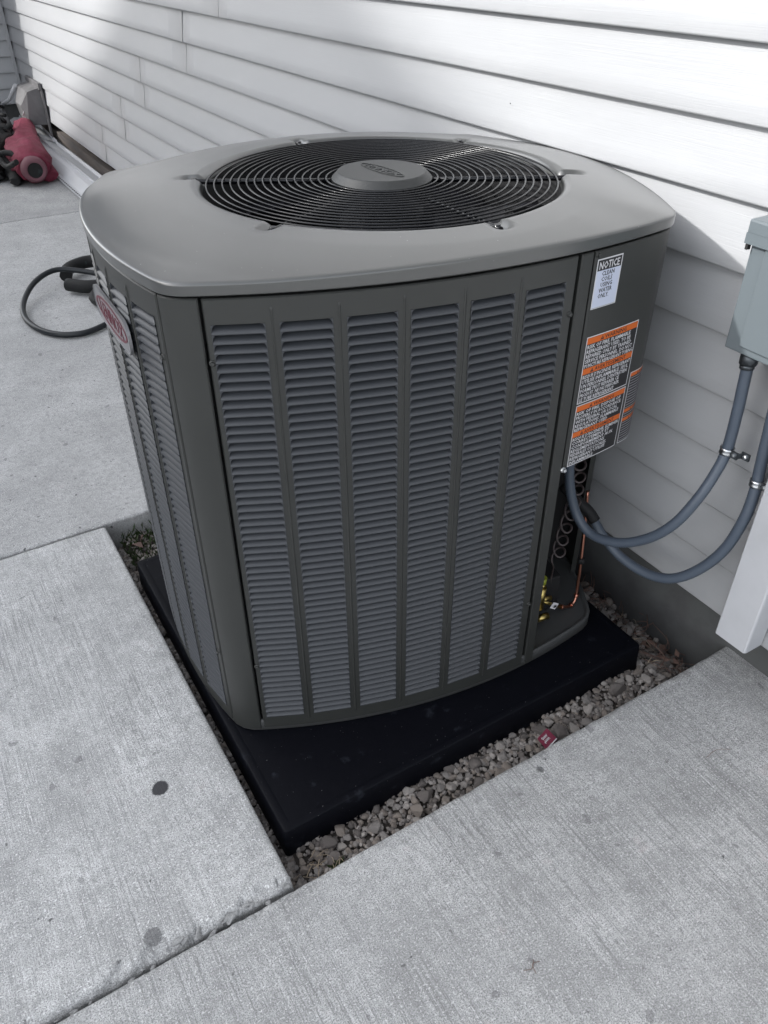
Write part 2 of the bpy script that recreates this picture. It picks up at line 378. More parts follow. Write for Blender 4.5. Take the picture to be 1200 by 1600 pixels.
# old stain on the wall
# neighbouring gabled house across the yard, out of the picture; its roof shades the yard
nh = thing('neighbour_house', 'neighbouring gabled house with grey roof across the yard, left of the picture', 'house')
NX, NY, NZ, NW, SLP = -4.7, 6.75, 6.53, 5.0, .5
b = MB(); ez = NZ - .12 - (NW - .3) * SLP; yl, yr = NY - NW + .3, NY + NW - .3
b.add([(NX - .25, yl, -.3), (NX - .25, yr, -.3), (NX - .25, yr, ez), (NX - .25, NY, NZ - .12), (NX - .25, yl, ez), (NX - 8, yl, -.3), (NX - 8, yr, -.3), (NX - 8, yr, ez), (NX - 8, NY, NZ - .12), (NX - 8, yl, ez)],
      [(0, 1, 2, 3, 4), (9, 8, 7, 6, 5), (0, 4, 9, 5), (1, 6, 7, 2)]); b.build('wall', M_vinyl, nh)
M_roof = mat('roof_shingle', (.07, .07, .072), .9, bump=((30,)*3, .5, .01))
for sg in (-1, 1):
    b = MB(); vs = [(x, y, z) for x in (NX, NX - 8.3) for (y, z) in ((NY, NZ), (NY + sg * NW, NZ - NW * SLP), (NY + sg * NW, NZ - NW * SLP - .14), (NY, NZ - .14))]
    b.add(vs, [(0, 1, 2, 3), (7, 6, 5, 4), (0, 4, 5, 1), (1, 5, 6, 2), (2, 6, 7, 3)]); b.build('roof', M_roof, nh)
for (y, z) in ((4.8, 1.0), (8.0, 1.0), (6.1, 3.6)):
    b = MB(); b.bbox((NX - .25, y - .06, z - .06), (NX - .21, y + 1.16, z + 1.36), .004); w = b.build('window_frame', M_trim, nh)
    b = MB(); b.box((NX - .212, y, z), (NX - .205, y + 1.1, z + 1.3)); b.build('pane', mat('window_glass', (.02, .025, .03), .08), w)
# ------------------------------------------------------------------ square trim post at the right
tp = thing('trim_post', 'white folded metal trim post with open lower end beside the conduits', 'trim post')
b = MB()
px0, px1, py0, py1, pz0, pz1 = 1.250, 1.304, .606, .684, .158, 4.9
outl = [(px1, py1), (px0 + .003, py1), (px0, py1 - .003), (px0, py0 + .004), (px0 + .002, py0 + .001), (px0 + .006, py0), (px1, py0)]
vs = []; zs = [pz0, pz0 + .02, .3, .6, 1.0, 2.0, pz1]
for z in zs:
    for i, (x, y) in enumerate(outl):
        zz = z + (.004 * fbm(y * 90, x * 40, 0, 2) if z == pz0 else 0); vs.append((x + .0008 * fbm(z * 3, y * 20, 0, 2), y, zz))
k = len(outl)
b.add(vs, [(i * k + j, (i + 1) * k + j, (i + 1) * k + j + 1, i * k + j + 1) for i in range(len(zs) - 1) for j in range(k - 1)])
ob = b.build('post_shell', M_trim, tp); md = ob.modifiers.new('s', 'SOLIDIFY'); md.thickness = .0012; md.offset = 1
b = MB(); b.box((px0 + .004, py0 + .030, pz0 + .004), (px0 + .012, py0 + .036, pz0 + .2)); b.build('inner_hem', M_trim, tp)

b = MB(); b.lathe([(0, 0), (.0010, .0003), (.0015, .0008), (.0014, 0)], (WX + .0055, 1.602, 1.068), 12, M=Matrix.Rotation(-pi / 2, 3, 'Y')); b.build('nail_hole', M_black, house)
# ------------------------------------------------------------------ gravel bed
def bedz(x, y):
    return -.074 - .024 * (x < .285) - .07 * max(0, min(1, (x - 1.24) / .14)) + .008 * fbm(x * 12, y * 12, 0, 3)
b = MB(); nx, ny = 110, 120; vs = []
for j in range(ny + 1):
    for i in range(nx + 1):
        x = .22 + 1.2 * i / nx; y = .70 + 1.33 * j / ny; vs.append((x, y, bedz(x, y) - .004))
b.add(vs, [(j * (nx + 1) + i, j * (nx + 1) + i + 1, (j + 1) * (nx + 1) + i + 1, (j + 1) * (nx + 1) + i) for j in range(ny) for i in range(nx)], 0, True)
bed = tag(b.build('gravel_bed', M_dirt), 'strip of brown grey gravel in the pit between pad, slabs and foundation', None, kind='structure')
def stone_shape(seed, sub=2, ang=.55):
    rs = random.Random(seed); bm = bmesh.new(); bmesh.ops.create_icosphere(bm, subdivisions=sub, radius=1)
    pl = []
    for _ in range(9 if ang > .4 else 4):
        n = Vector((rs.gauss(0, 1), rs.gauss(0, 1), rs.gauss(0, 1))).normalized(); pl.append((n, rs.uniform(.42, .80)))
    off = Vector((rs.uniform(0, 50), 0, 0))
    for v in bm.verts:
        p = v.co.copy()
        for n, d in pl:
            q = p.dot(n)
            if q > d: p -= n * (q - d) * .92
        p *= 1 + .10 * noise.noise(p * 2.2 + off); v.co = p
    me = bpy.data.meshes.new('stone'); bm.to_mesh(me)
    vs = [v.co.copy() for v in bm.verts]; fs = [[v.index for v in fa.verts] for fa in bm.faces]; bm.free()
    bpy.data.meshes.remove(me); return vs, fs
SH = [stone_shape(i, 2, .6 if i % 4 else .3) for i in range(16)]
SHM = []
for i, (vs, fs) in enumerate(SH):
    for k, mt in enumerate(M_st):
        mb = MB(); mb.add(vs, fs, 0, False)
        # half-smooth look: rounded shapes smooth, broken ones flat
        if i % 4 == 0: mb.sm = [True] * len(mb.sm)
        SHM.append(mb.mesh('stone', mt))
cells = []
def scatter(n, x0, x1, y0, y1, smin, smax, lift, tries=30, dens=.78):
    out = []
    for _ in range(n):
        for t_ in range(tries):
            s = smin + (smax - smin) * RND() ** 2.2; x = U(x0 + s * .7, x1 - s * .7); y = U(y0 + s * .7, y1 - s * .7)
            if all((x - q[0]) ** 2 + (y - q[1]) ** 2 > ((s + q[2]) * dens) ** 2 for q in out): out.append((x, y, s)); break
    return [(x, y, s, lift) for x, y, s in out]
big = scatter(205, .25, 1.27, .728, .834, .0080, .0235, 0) + scatter(75, 1.222, 1.39, .728, 1.25, .009, .024, 0)
big.sort(key=lambda q: -q[2]); big = big[:275]
for (x, y, s, l) in big:
    me = random.choice(SHM); o = link('stone', me, bed, (x, y, bedz(x, y) + s * U(.30, .75)), (U(0, 6.3), U(0, 6.3), U(0, 6.3)))
    o.scale = (s * U(.95, 1.4), s * U(.85, 1.1), s * U(.6, .85))
    o.rotation_euler = (U(-.5, .5), U(-.5, .5), U(0, 6.3))
fill = MB()
SL = [stone_shape(100 + i, 1, .6) for i in range(8)]
def put(x, y, s):
    vs, fs = random.choice(SL); R = Matrix.Rotation(U(0, 6.3), 3, 'Z') @ Matrix.Rotation(U(-1, 1), 3, 'X'); D = Vector((x, y, bedz(x, y) + s * U(.1, .8)))
    sc = Vector((U(.9, 1.4), 1, U(.6, .9))) * s
    fill.add([D + R @ Vector((v.x * sc.x, v.y * sc.y, v.z * sc.z)) for v in vs], fs, random.randrange(4))
for _ in range(2600): put(U(.25, 1.39), U(.728, .842), U(.0025, .0085))
for _ in range(1500): put(U(1.215, 1.39), U(.84, 1.99), U(.003, .011))
for _ in range(1300): put(U(.245, .285), U(.73, 1.99), U(.0025, .011))
for _ in range(900): put(U(.25, .75), U(1.775, 1.995), U(.003, .012))
for _ in range(400): put(U(.75, 1.39), U(1.78, 1.995), U(.004, .012))
tag(fill.build('gravel_fill', M_st, bed), kind='stuff')

# ------------------------------------------------------------------ black equipment pad
pad = thing('equipment_pad', 'black plastic equipment pad lying in the gravel under the cooling unit', 'pad', (.747, 1.308, -.078))
b = MB(); hx, hy, hz = .475, .474, .078
def rr(ix, n=6, r=.008):
    out = []
    for cx_, cy_, a0 in ((1, 1, 0), (-1, 1, 90), (-1, -1, 180), (1, -1, 270)):
        for k in range(n): a = radians(a0 + 90 * k / (n - 1)); out.append((cx_ * (hx - ix - r) + r * cos(a), cy_ * (hy - ix - r) + r * sin(a)))
    return out
rings = [(-.004, 0), (-.0005, hz - .0030), (.0006, hz - .0008), (.0028, hz), (.016, hz), (.018, hz - .0006)]
vs = []; n = 24
for ix, z in rings: vs += [(x, y, z) for x, y in rr(ix)]
b.add(vs, [(i * n + k, i * n + (k + 1) % n, (i + 1) * n + (k + 1) % n, (i + 1) * n + k) for i in range(len(rings) - 1) for k in range(n)], 0, True)
b.f.append([(len(rings) - 1) * n + k for k in range(n)]); b.mi.append(0); b.sm.append(False)
b.build('pad_shell', M_pad, pad)

# ------------------------------------------------------------------ cooling unit
TH, CX, CY = -.1688, .8046, 1.4545
unit = thing('condenser_unit', 'dark grey outdoor air conditioning unit with louvred sides standing on a black pad', 'air conditioner', (CX, CY, 0), TH)
def outline(a=.4572, b=.405, s=.0641, r=.065, n=48):
    pts = []
    for k, (h, w) in enumerate(((b, a), (a, b), (b, a), (a, b))):
        c = h - r; d = w - r; Rr = (c * c + s * s) / (2 * s); al = math.asin(c / Rr)
        for i in range(n):
            t = -al + 2 * al * i / (n - 1); x = (d + s - Rr) + (Rr + r) * cos(t); y = (Rr + r) * sin(t); q = k * pi / 2
            pts.append((x * cos(q) - y * sin(q), x * sin(q) + y * cos(q)))
        c2 = w - r; Rr2 = (c2 * c2 + s * s) / (2 * s); al2 = math.asin(c2 / Rr2)
        for i in range(1, 11):
            t = al + (pi / 2 - al2 - al) * i / 11; x = d + r * cos(t); y = c + r * sin(t)
            pts.append((x * cos(q) - y * sin(q), x * sin(q) + y * cos(q)))
    return [(x, y - .0471) for x, y in pts]
OUT = outline(); NO = len(OUT); ACC = [0.]
for i in range(NO): ACC.append(ACC[-1] + hypot(OUT[(i + 1) % NO][0] - OUT[i][0], OUT[(i + 1) % NO][1] - OUT[i][1]))
PER = ACC[-1]
import bisect
SMID = ACC[min(range(NO), key=lambda i: abs(OUT[i][0]) + 9 * (OUT[i][1] > 0))]; SMID -= OUT[min(range(NO), key=lambda i: abs(OUT[i][0]) + 9 * (OUT[i][1] > 0))][0]
NRM = []
for i in range(NO):
    tx = OUT[(i + 1) % NO][0] - OUT[i - 1][0]; ty = OUT[(i + 1) % NO][1] - OUT[i - 1][1]; l = hypot(tx, ty); NRM.append((ty / l, -tx / l))
def op(s, off=0., z=0.):
    s = (s - 3.1020 + SMID) % PER; i = min(bisect.bisect_right(ACC, s) - 1, NO - 1); u = (s - ACC[i]) / (ACC[i + 1] - ACC[i]); j = (i + 1) % NO
    nx = NRM[i][0] * (1 - u) + NRM[j][0] * u; ny = NRM[i][1] * (1 - u) + NRM[j][1] * u
    return Vector((OUT[i][0] * (1 - u) + OUT[j][0] * u + nx * off, OUT[i][1] * (1 - u) + OUT[j][1] * u + ny * off, z))
def oang(s): a = op(s - .004); c = op(s + .004); return atan2(c.y - a.y, c.x - a.x)
def srange(a, b, ds=.012): n = max(1, int(math.ceil((b - a) / ds))); return [a + (b - a) * i / n for i in range(n + 1)]
def sheet(mb, s0, s1, z0, z1, off=0., ds=.012):
    ss = srange(s0, s1, ds); vs = [op(s, off, z) for s in ss for z in (z0, z1)]
    mb.add(vs, [(2 * i, 2 * i + 2, 2 * i + 3, 2 * i + 1) for i in range(len(ss) - 1)], 0, True)
def flanged(mb, s0, s1, z0, z1, cols=None, lz0=0, lz1=0, bv=.0022, fl=.014, off=0.):
    a, c, e, g_ = s0 + bv, s1 - bv, z0 + bv, z1 - bv
    if cols:
        sheet(mb, a, c, lz1, g_, off); sheet(mb, a, c, e, lz0, off)
        prev = a
        for (c0, c1) in cols: sheet(mb, prev, c0, lz0, lz1, off); prev = c1
        sheet(mb, prev, c, lz0, lz1, off)
        for (c0, c1) in cols:            # return of the opening
            for s_, d in ((c0, 1), (c1, -1)):
                mb.add([op(s_, off, lz0), op(s_, off, lz1), op(s_, off - .008, lz1), op(s_, off - .008, lz0)], [(0, 1, 2, 3) if d > 0 else (3, 2, 1, 0)])
    else: sheet(mb, a, c, e, g_, off)
    ss = srange(a, c)
    for (zin, zb) in ((g_, z1), (e, z0)):
        vs = []
        for i, s_ in enumerate(ss):
            sb_ = s0 if i == 0 else s1 if i == len(ss) - 1 else s_
            vs += [op(s_, off, zin), op(sb_, off - bv, zb), op(sb_, off - fl, zb)]
        mb.add(vs, [q for i in range(len(ss) - 1) for q in ((3 * i, 3 * i + 3, 3 * i + 4, 3 * i + 1), (3 * i + 1, 3 * i + 4, 3 * i + 5, 3 * i + 2))])
    for (sin_, sb_) in ((a, s0), (c, s1)):
        mb.add([op(sin_, off, e), op(sin_, off, g_), op(sb_, off - bv, z0), op(sb_, off - bv, z1), op(sb_, off - fl, z0), op(sb_, off - fl, z1)], [(0, 1, 3, 2), (2, 3, 5, 4)])
COLW, PIT, LP = .0792, .1006, .01550
FC = [(2.7085 + PIT * k, 2.7085 + PIT * k + COLW) for k in range(6)]
LC = [(2.6055 - COLW - PIT * k, 2.6055 - PIT * k) for k in range(5)]
NL = 57; LZ1 = .9320; LZ0 = LZ1 - NL * LP
def panel_with_cols(name, s0, s1, z0, z1, cols, lab):
    b = MB(); flanged(b, s0, s1, z0, z1, sorted(cols), LZ0, LZ1)
    cs = sorted(cols)
    for k in range(len(cs) + 1):         # pressed ribs between the columns
        if 0 < k < len(cs):
            sc = (cs[k - 1][1] + cs[k][0]) / 2; w = .0022
            for z_ in ((LZ0 - .015, LZ1 + .024),):
                b.add([op(sc - w, .0003, z_[0]), op(sc, .0020, z_[0] + .006), op(sc + w, .0003, z_[0]), op(sc - w, .0003, z_[1]), op(sc, .0020, z_[1] - .006), op(sc + w, .0003, z_[1])],
                      [(0, 1, 4, 3), (1, 2, 5, 4), (0, 2, 1), (3, 4, 5)])
    o = b.build(name, M_paint, unit)
    if lab: o['label'] = lab
    return o
front = panel_with_cols('louvred_panel', 2.6995, 3.3125, .012, .9715, FC, 'front panel with six columns of pressed louvres')
left = panel_with_cols('louvred_panel', 2.032, 2.6205, .012, .9715, LC, 'side panel with the badge near its top')
for (a, c, z0, z1, lab) in ((2.6245, 2.6945, .008, .9725, 'rounded corner post between the two louvred sides'), (1.962, 2.028, .012, .9715, None), (1.074, 1.958, .012, .9715, None), (.320, 1.070, .012, .9715, None)):
    b = MB(); flanged(b, a, c, z0, z1); o = b.build('corner_post' if c - a < .1 else 'rear_panel', M_paint, unit)
    if lab: o['label'] = lab
b = MB(); flanged(b, 3.3200, 3.3465, .004, .9715, fl=.030); sheet(b, 3.3465, 3.3475, .012, .545, -.03); b.build('narrow_post', M_paint, unit)
b = MB(); flanged(b, 3.3490, 3.5811 + .124, .5455, .9715, bv=.002, fl=.02, off=.0008); b.build('access_panel', M_paint, unit)['label'] = 'plain rounded corner panel carrying the warning stickers'
# louvre slat: one pressed scoop
def slat_geo():
    W = COLW / 2; vs = []; fs = []
    # X tangent, Y inward, Z up ; surface from lower lip to recessed top
    prof = [(-.0016, -.0004, W + .0007), (-.0022, .0008, W + .0007), (-.0016, .0022, W + .0004), (.0012, .0050, W - .0004), (.0062, .0082, W - .0016), (.0120, .0112, W - .0040), (.0190, .0135, W - .0050)]
    for (y, z, w) in prof: vs += [(-w, y, z), (w, y, z)]
    n = len(prof); fs += [(2 * i, 2 * i + 1, 2 * i + 3, 2 * i + 2) for i in range(n - 1)]
    # underside of the lip
    k = len(vs); vs += [(-W, .004, -.0004), (W, .004, -.0004)]; fs.append((k, k + 1, 1, 0))
    # side walls and corner fillets in the panel plane
    for sg in (-1, 1):
        k = len(vs); x = sg * (W + .0004)
        vs += [(x, -.0008, .0022), (x, -.0008, LP - .0003), (sg * (W - .0075), -.0008, LP - .0003), (sg * (W - .0035), -.0008, LP - .0014), (sg * (W - .0012), -.0008, LP - .0042), (sg * (W - .0016), .0062, .0082), (sg * (W - .0004), .0012, .0050), (sg * (W - .0040), .0120, .0112)]
        q = [(k, k + 4, k + 3, k + 2, k + 1), (k, k + 6, k + 5, k + 4), (k + 4, k + 5, k + 7, k + 3), (k + 3, k + 7, k + 2)]
        fs += [c if sg > 0 else c[::-1] for c in q]
    return vs, fs
sv, sf = slat_geo(); mb = MB(); mb.add(sv, sf)
for i in range(5): mb.sm[i] = True
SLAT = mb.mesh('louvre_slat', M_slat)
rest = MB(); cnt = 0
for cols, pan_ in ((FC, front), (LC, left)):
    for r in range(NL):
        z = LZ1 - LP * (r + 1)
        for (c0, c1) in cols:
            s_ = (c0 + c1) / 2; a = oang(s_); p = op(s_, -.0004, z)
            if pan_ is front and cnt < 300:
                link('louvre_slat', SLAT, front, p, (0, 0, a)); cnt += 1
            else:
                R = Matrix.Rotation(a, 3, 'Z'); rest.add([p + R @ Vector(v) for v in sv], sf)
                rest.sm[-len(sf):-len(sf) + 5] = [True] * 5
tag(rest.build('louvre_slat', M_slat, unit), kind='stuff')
# inner coil, floor pan
b = MB(); b.add([op(s_, -.034, z) for s_ in srange(.42, 3.30, .03) for z in (.03, .965)], [(2 * i, 2 * i + 2, 2 * i + 3, 2 * i + 1) for i in range(len(srange(.42, 3.30, .03)) - 1)], 0, True)
b.build('coil', M_fin, unit)
b = MB()
for c0, c1, zz in ((.262, .50, 0),):
    b.box((.236, -.44, .03), (.239, -.20, .965)); b.box((.239, -.203, .03), (.505, -.20, .965))
b.build('service_partition', M_black, unit)
b = MB(); K = 160
prof = [(.000, .002), (.0035, .004), (.0035, .030), (.0015, .034), (-.004, .034), (-.006, .030), (-.010, .026)]
vs = [op(PER * k / K, o_, z) for (o_, z) in prof for k in range(K)]
b.add(vs, [(i * K + k, i * K + (k + 1) % K, (i + 1) * K + (k + 1) % K, (i + 1) * K + k) for i in range(len(prof) - 1) for k in range(K)], 0, True)
b.f.append([(len(prof) - 1) * K + k for k in range(K)]); b.mi.append(0); b.sm.append(False)
# the pan sits inside the panels
b.v = [(x * .990, (y + .047) * .990 - .047, z) for x, y, z in b.v]
b.build('base_pan', M_pan, unit)
# lid
GX, GY, GR = .041, -.052, .350
LEG = [radians(30 + 60 * k) - TH for k in range(6)]
b = MB(); K = 288
def lidp(k, off, z): return op(PER * k / K, off, z)
rings = [(-.02, .9765), (.0015, .9765), (.0040, .9785), (.0045, .9795), (.0045, .9805), (.0045, .9980), (.0045, .9988), (.0038, 1.0018), (.0018, 1.0034), (-.004, 1.0045)]
vs = [lidp(k, o_, z) for o_, z in rings for k in range(K)]
NR = 22
for r in range(1, NR + 1):
    t_ = r / NR
    for k in range(K):
        p = lidp(k, -.004, 0); a = atan2(p.y - GY, p.x - GX); c = Vector((GX + GR * cos(a), GY + GR * sin(a), 0)); q = p.lerp(c, t_)
        dist_e = (p - q).length; z = 1.0045 + .0075 * (1 - math.exp(-dist_e / .05)) + .003 * t_ * t_
        rad_ = hypot(q.x - GX, q.y - GY)
        z -= .007 * max(0, 1 - (rad_ - GR) / .010) ** 2
        for la in LEG:
            da = (a - la + pi) % (2 * pi) - pi; tt = da * rad_ / .011; rr_ = max(0, (rad_ - GR - .026)) / .012
            z -= .022 * math.exp(-(tt * tt) ** 2) * math.exp(-rr_ * rr_)
        vs.append(Vector((q.x, q.y, z)))
nr = len(rings) + NR
for (rr_, z) in ((GR - .004, .996), (GR - .006, .985), (GR - .006, .93), (GR - .006, .86)):
    for k in range(K):
        p = lidp(k, -.004, 0); a = atan2(p.y - GY, p.x - GX); vs.append(Vector((GX + rr_ * cos(a), GY + rr_ * sin(a), z)))
    nr += 1
b.add(vs, [(i * K + k, i * K + (k + 1) % K, (i + 1) * K + (k + 1) % K, (i + 1) * K + k) for i in range(nr - 1) for k in range(K)], 0, True)
b.mi = [1 if q // K >= nr - 4 else 0 for q in range(len(b.f))]
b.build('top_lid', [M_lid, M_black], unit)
def droop(x, y, z):        # the lid falls away a little to its back corners
    w = max(0, min(1, (z - .976) / .03)); k = .008 * max(0, min(1, (hypot(x - GX, y - GY) - .42) / .13)) + math.exp(-((x + .47) ** 2 + (y - .37) ** 2) / .05) * .024 + math.exp(-((x - .47) ** 2 + (y - .37) ** 2) / .05) * .014
    return z - w * k if hypot(x - GX, y - GY) > GR - .003 else z
_l = bpy.data.objects['top_lid'].data
for v in _l.vertices: v.co.z = droop(*v.co)
# guard
guard = MB(); GZ = 1.0085
for la in LEG:
    pts = [(GX + r_ * cos(la), GY + r_ * sin(la), z) for r_, z in ((.08, GZ - .0065), (.20, GZ - .0055), (.30, GZ - .0055), (.345, GZ - .0055), (.366, GZ - .005), (.376, GZ - .005))]
    guard.tube(pts, .0052, 8)
    guard.tube([(GX + .366 * cos(la), GY + .366 * sin(la), .992), (GX + .366 * cos(la), GY + .366 * sin(la), GZ + .0015)], .0055, 10)
gd = guard.build('fan_guard', M_wire, unit)
for i in range(16):
    R_ = .109 + i * (.3385 - .109) / 15; t_ = MB(); t_.tube([(R_ * cos(2 * pi * k / 112), R_ * sin(2 * pi * k / 112), 0) for k in range(112)], .00185, 8, closed=True)
    t_.build('guard_ring', M_wire, gd, (GX, GY, GZ - .0002 + .0015 * sin(i / 15 * pi)))
b = MB(); b.lathe([(.0, 1.0212), (.0845, 1.0212)], (GX, GY, 0), 72); b.lathe([(.0845, 1.0212), (.0862, 1.0208), (.0872, 1.0198)], (GX, GY, 0), 72); b.lathe([(.0872, 1.0198), (.0985, 1.0085)], (GX, GY, 0), 72); b.lathe([(.0985, 1.0085), (.0990, 1.004), (.096, 1.000)], (GX, GY, 0), 72)
hub = b.build('guard_hub', M_hub, gd); hub['label'] = 'round cap with embossed oval name emblem'
# emblem
def oval(w, h, n=48): return [(w * cos(2 * pi * k / n) * (1 if True else 1), h * sin(2 * pi * k / n)) for k in range(n)]
def stadium(w, h, r, n=8):
    out = []
    for sx, sy, a0 in ((1, 1, 0), (-1, 1, 90), (-1, -1, 180), (1, -1, 270)):
        for k in range(n): a = radians(a0 + 90 * k / (n - 1)); out.append((sx * (w - r) + r * cos(a), sy * (h - r) + r * sin(a)))
    return out
def ringgeo(o1, o2): n = len(o1); return list(o1) + list(o2), [(k, (k + 1) % n, n + (k + 1) % n, n + k) for k in range(n)]
EA = radians(-84) - TH; eu = Vector((cos(EA), sin(EA), 0)); ev = Vector((-sin(EA), cos(EA), 0))
em = MB()
def plate(mb, v2, fs, fn, depth, mi=0):
    """flat shape with side walls; fn(u,v,h)->point"""
    n = len(v2); mb.add([fn(u, v, 0) for u, v in v2] + [fn(u, v, depth) for u, v in v2], [[n + i for i in q] for q in fs], mi)
    from collections import Counter
    E = Counter(); D = {}
    for q in fs:
        for i in range(len(q)):
            a, c = q[i], q[(i + 1) % len(q)]; E[(min(a, c), max(a, c))] += 1; D[(min(a, c), max(a, c))] = (a, c)
    b0 = len(mb.v) - 2 * n
    for k, c in E.items():
        if c == 1: a, d = D[k]; mb.f.append([b0 + a, b0 + d, b0 + n + d, b0 + n + a]); mb.mi.append(mi); mb.sm.append(False)
efn = lambda u, v, h: Vector((GX, GY, 1.0210)) + eu * u + ev * v + Vector((0, 0, h))
v2, fs = ringgeo(oval(.0665, .0165), oval(.0635, .0142)); plate(em, v2, fs, efn, .0016)
tv, tf = text_geo('LENNOX', .0235, 'CENTER', 1.12, .0005, 2); plate(em, [(u, v - .0080) for u, v in tv], tf, efn, .0014)
em.build('emblem', M_hub, hub)
# fan
fz = .915
fan = MB(); fan.lathe([(0, fz + .03), (.07, fz + .03), (.085, fz + .02), (.085, fz - .05)], (GX, GY, 0), 40); fan.cyl((GX, GY, .55), (GX, GY, fz - .05), .075, 32)
fo = fan.build('fan_motor', M_black, unit)
for k in range(4):
    a0 = k * pi / 2 + .5; bl = MB(); vs = []
    for i in range(9):
        r_ = .085 + (.33 - .085) * i / 8
        for j in range(7):
            u = j / 6 - .5; ww = .75 + .25 * (i / 8); a = a0 + u * ww * 1.15 + .35 * (i / 8)
            vs.append((GX + r_ * cos(a), GY + r_ * sin(a), fz + u * .085 * (1.1 - .4 * i / 8) + .01 * sin(j)))
    bl.add(vs, [(i * 7 + j, i * 7 + j + 1, (i + 1) * 7 + j + 1, (i + 1) * 7 + j) for i in range(8) for j in range(6)], 0, True)
    bo = bl.build('fan_blade', M_fan, unit); md = bo.modifiers.new('s', 'SOLIDIFY'); md.thickness = .002
b = MB(); b.lathe([(0, .62), (.342, .62)], (GX, GY, 0), 40); b.build('fan_well', M_black, unit)
# screws
for s_, z in ((2.7035, .871), (2.7035, .205), (3.3075, .873), (3.3075, .208), (2.6125, .868), (2.6155, .221), (3.3545, .9655)):
    a = oang(s_); b = MB(); M_ = Matrix.Rotation(a, 3, 'Z') @ Matrix.Rotation(pi / 2, 3, 'X')
    b.lathe([(.0056, 0), (.0052, .0012), (.0040, .0020)], (0, 0, 0), 14, M=M_, smooth=False)
    b.lathe([(.0036, .0018), (.0036, .0042), (.0028, .0050), (0, .0050)], (0, 0, 0), 6, M=M_, smooth=False)
    b.build('screw', M_paint, unit, op(s_, .0003, z))
b = MB(); M_ = Matrix.Rotation(oang(3.3490), 3, 'Z') @ Matrix.Rotation(pi / 2, 3, 'X')
b.lathe([(.0065, 0), (.006, .0015), (.0042, .002), (.0042, .006), (.003, .007), (0, .007)], (0, 0, 0), 8, M=M_, smooth=False)
b.build('screw', M_zinc, unit, op(3.3500, .0003, .5440))['label'] = 'bright zinc screw under the corner panel'
# badge on the left side (flat plate held off the louvres)
sb_ = 2.402; bp = op(sb_, .0015, .862); ba = oang(sb_); bt = Vector((cos(ba), sin(ba), 0)); bn = Vector((sin(ba), -cos(ba), 0))
bf = lambda u, v, h: bp + bt * u + Vector((0, 0, v)) + bn * h
bd = MB(); st_ = stadium(.114, .031, .026); n = len(st_); plate(bd, st_, [list(range(n))], bf, .004)
v2, fs = ringgeo(stadium(.114, .031, .026), stadium(.1120, .0290, .0240)); plate(bd, v2, fs, lambda u, v, h: bf(u, v, h + .004), .0012)
badge = bd.build('name_badge', M_silver, unit); badge['label'] = 'silver name badge with dark red oval'
br = MB(); v2, fs = ringgeo(oval(.101, .0240), oval(.094, .0200)); plate(br, v2, fs, lambda u, v, h: bf(u, v, h + .0041), .0008)
br.build('badge_oval', M_maroon, badge)
bt_ = MB(); tv, tf = text_geo('LENNOX', .038, 'CENTER', .98, .0000, 2); plate(bt_, [(u, v - .0133) for u, v in tv], tf, lambda u, v, h: bf(u, v, h + .0041), .0008)
bt_.build('badge_lettering', M_maroon, badge)

# stickers ---------------------------------------------------------------
def onpanel(s0, z0, lift): return lambda u, v, h=0: op(s0 + u, .0008 + lift + h, z0 + v)
def quad(mb, fn, u0, u1, v0, v1, mi, h=0.):
    n = max(1, int((u1 - u0) / .008)); vs = [fn(u0 + (u1 - u0) * i / n, v, h) for i in range(n + 1) for v in (v0, v1)]
    mb.add(vs, [(2 * i, 2 * i + 2, 2 * i + 3, 2 * i + 1) for i in range(n)], mi)
def fit_text(mb, fn, s, x, y, w, hgt, mi, h=.0002, bold=.016):
    tv, tf = text_geo(s, 1.0, 'LEFT', 1, bold, 1 if bold > .028 else 0)
    if not tv: return
    x0 = min(p[0] for p in tv); x1 = max(p[0] for p in tv); y1 = .73; sx = w / (x1 - x0); sy = hgt / y1
    mb.add([fn(x + (u - x0) * sx, y + v * sy, h) for u, v in tv], [list(q) for q in tf], mi)
MS = [M_blk, M_white, M_org, M_sticker, M_greyprint]
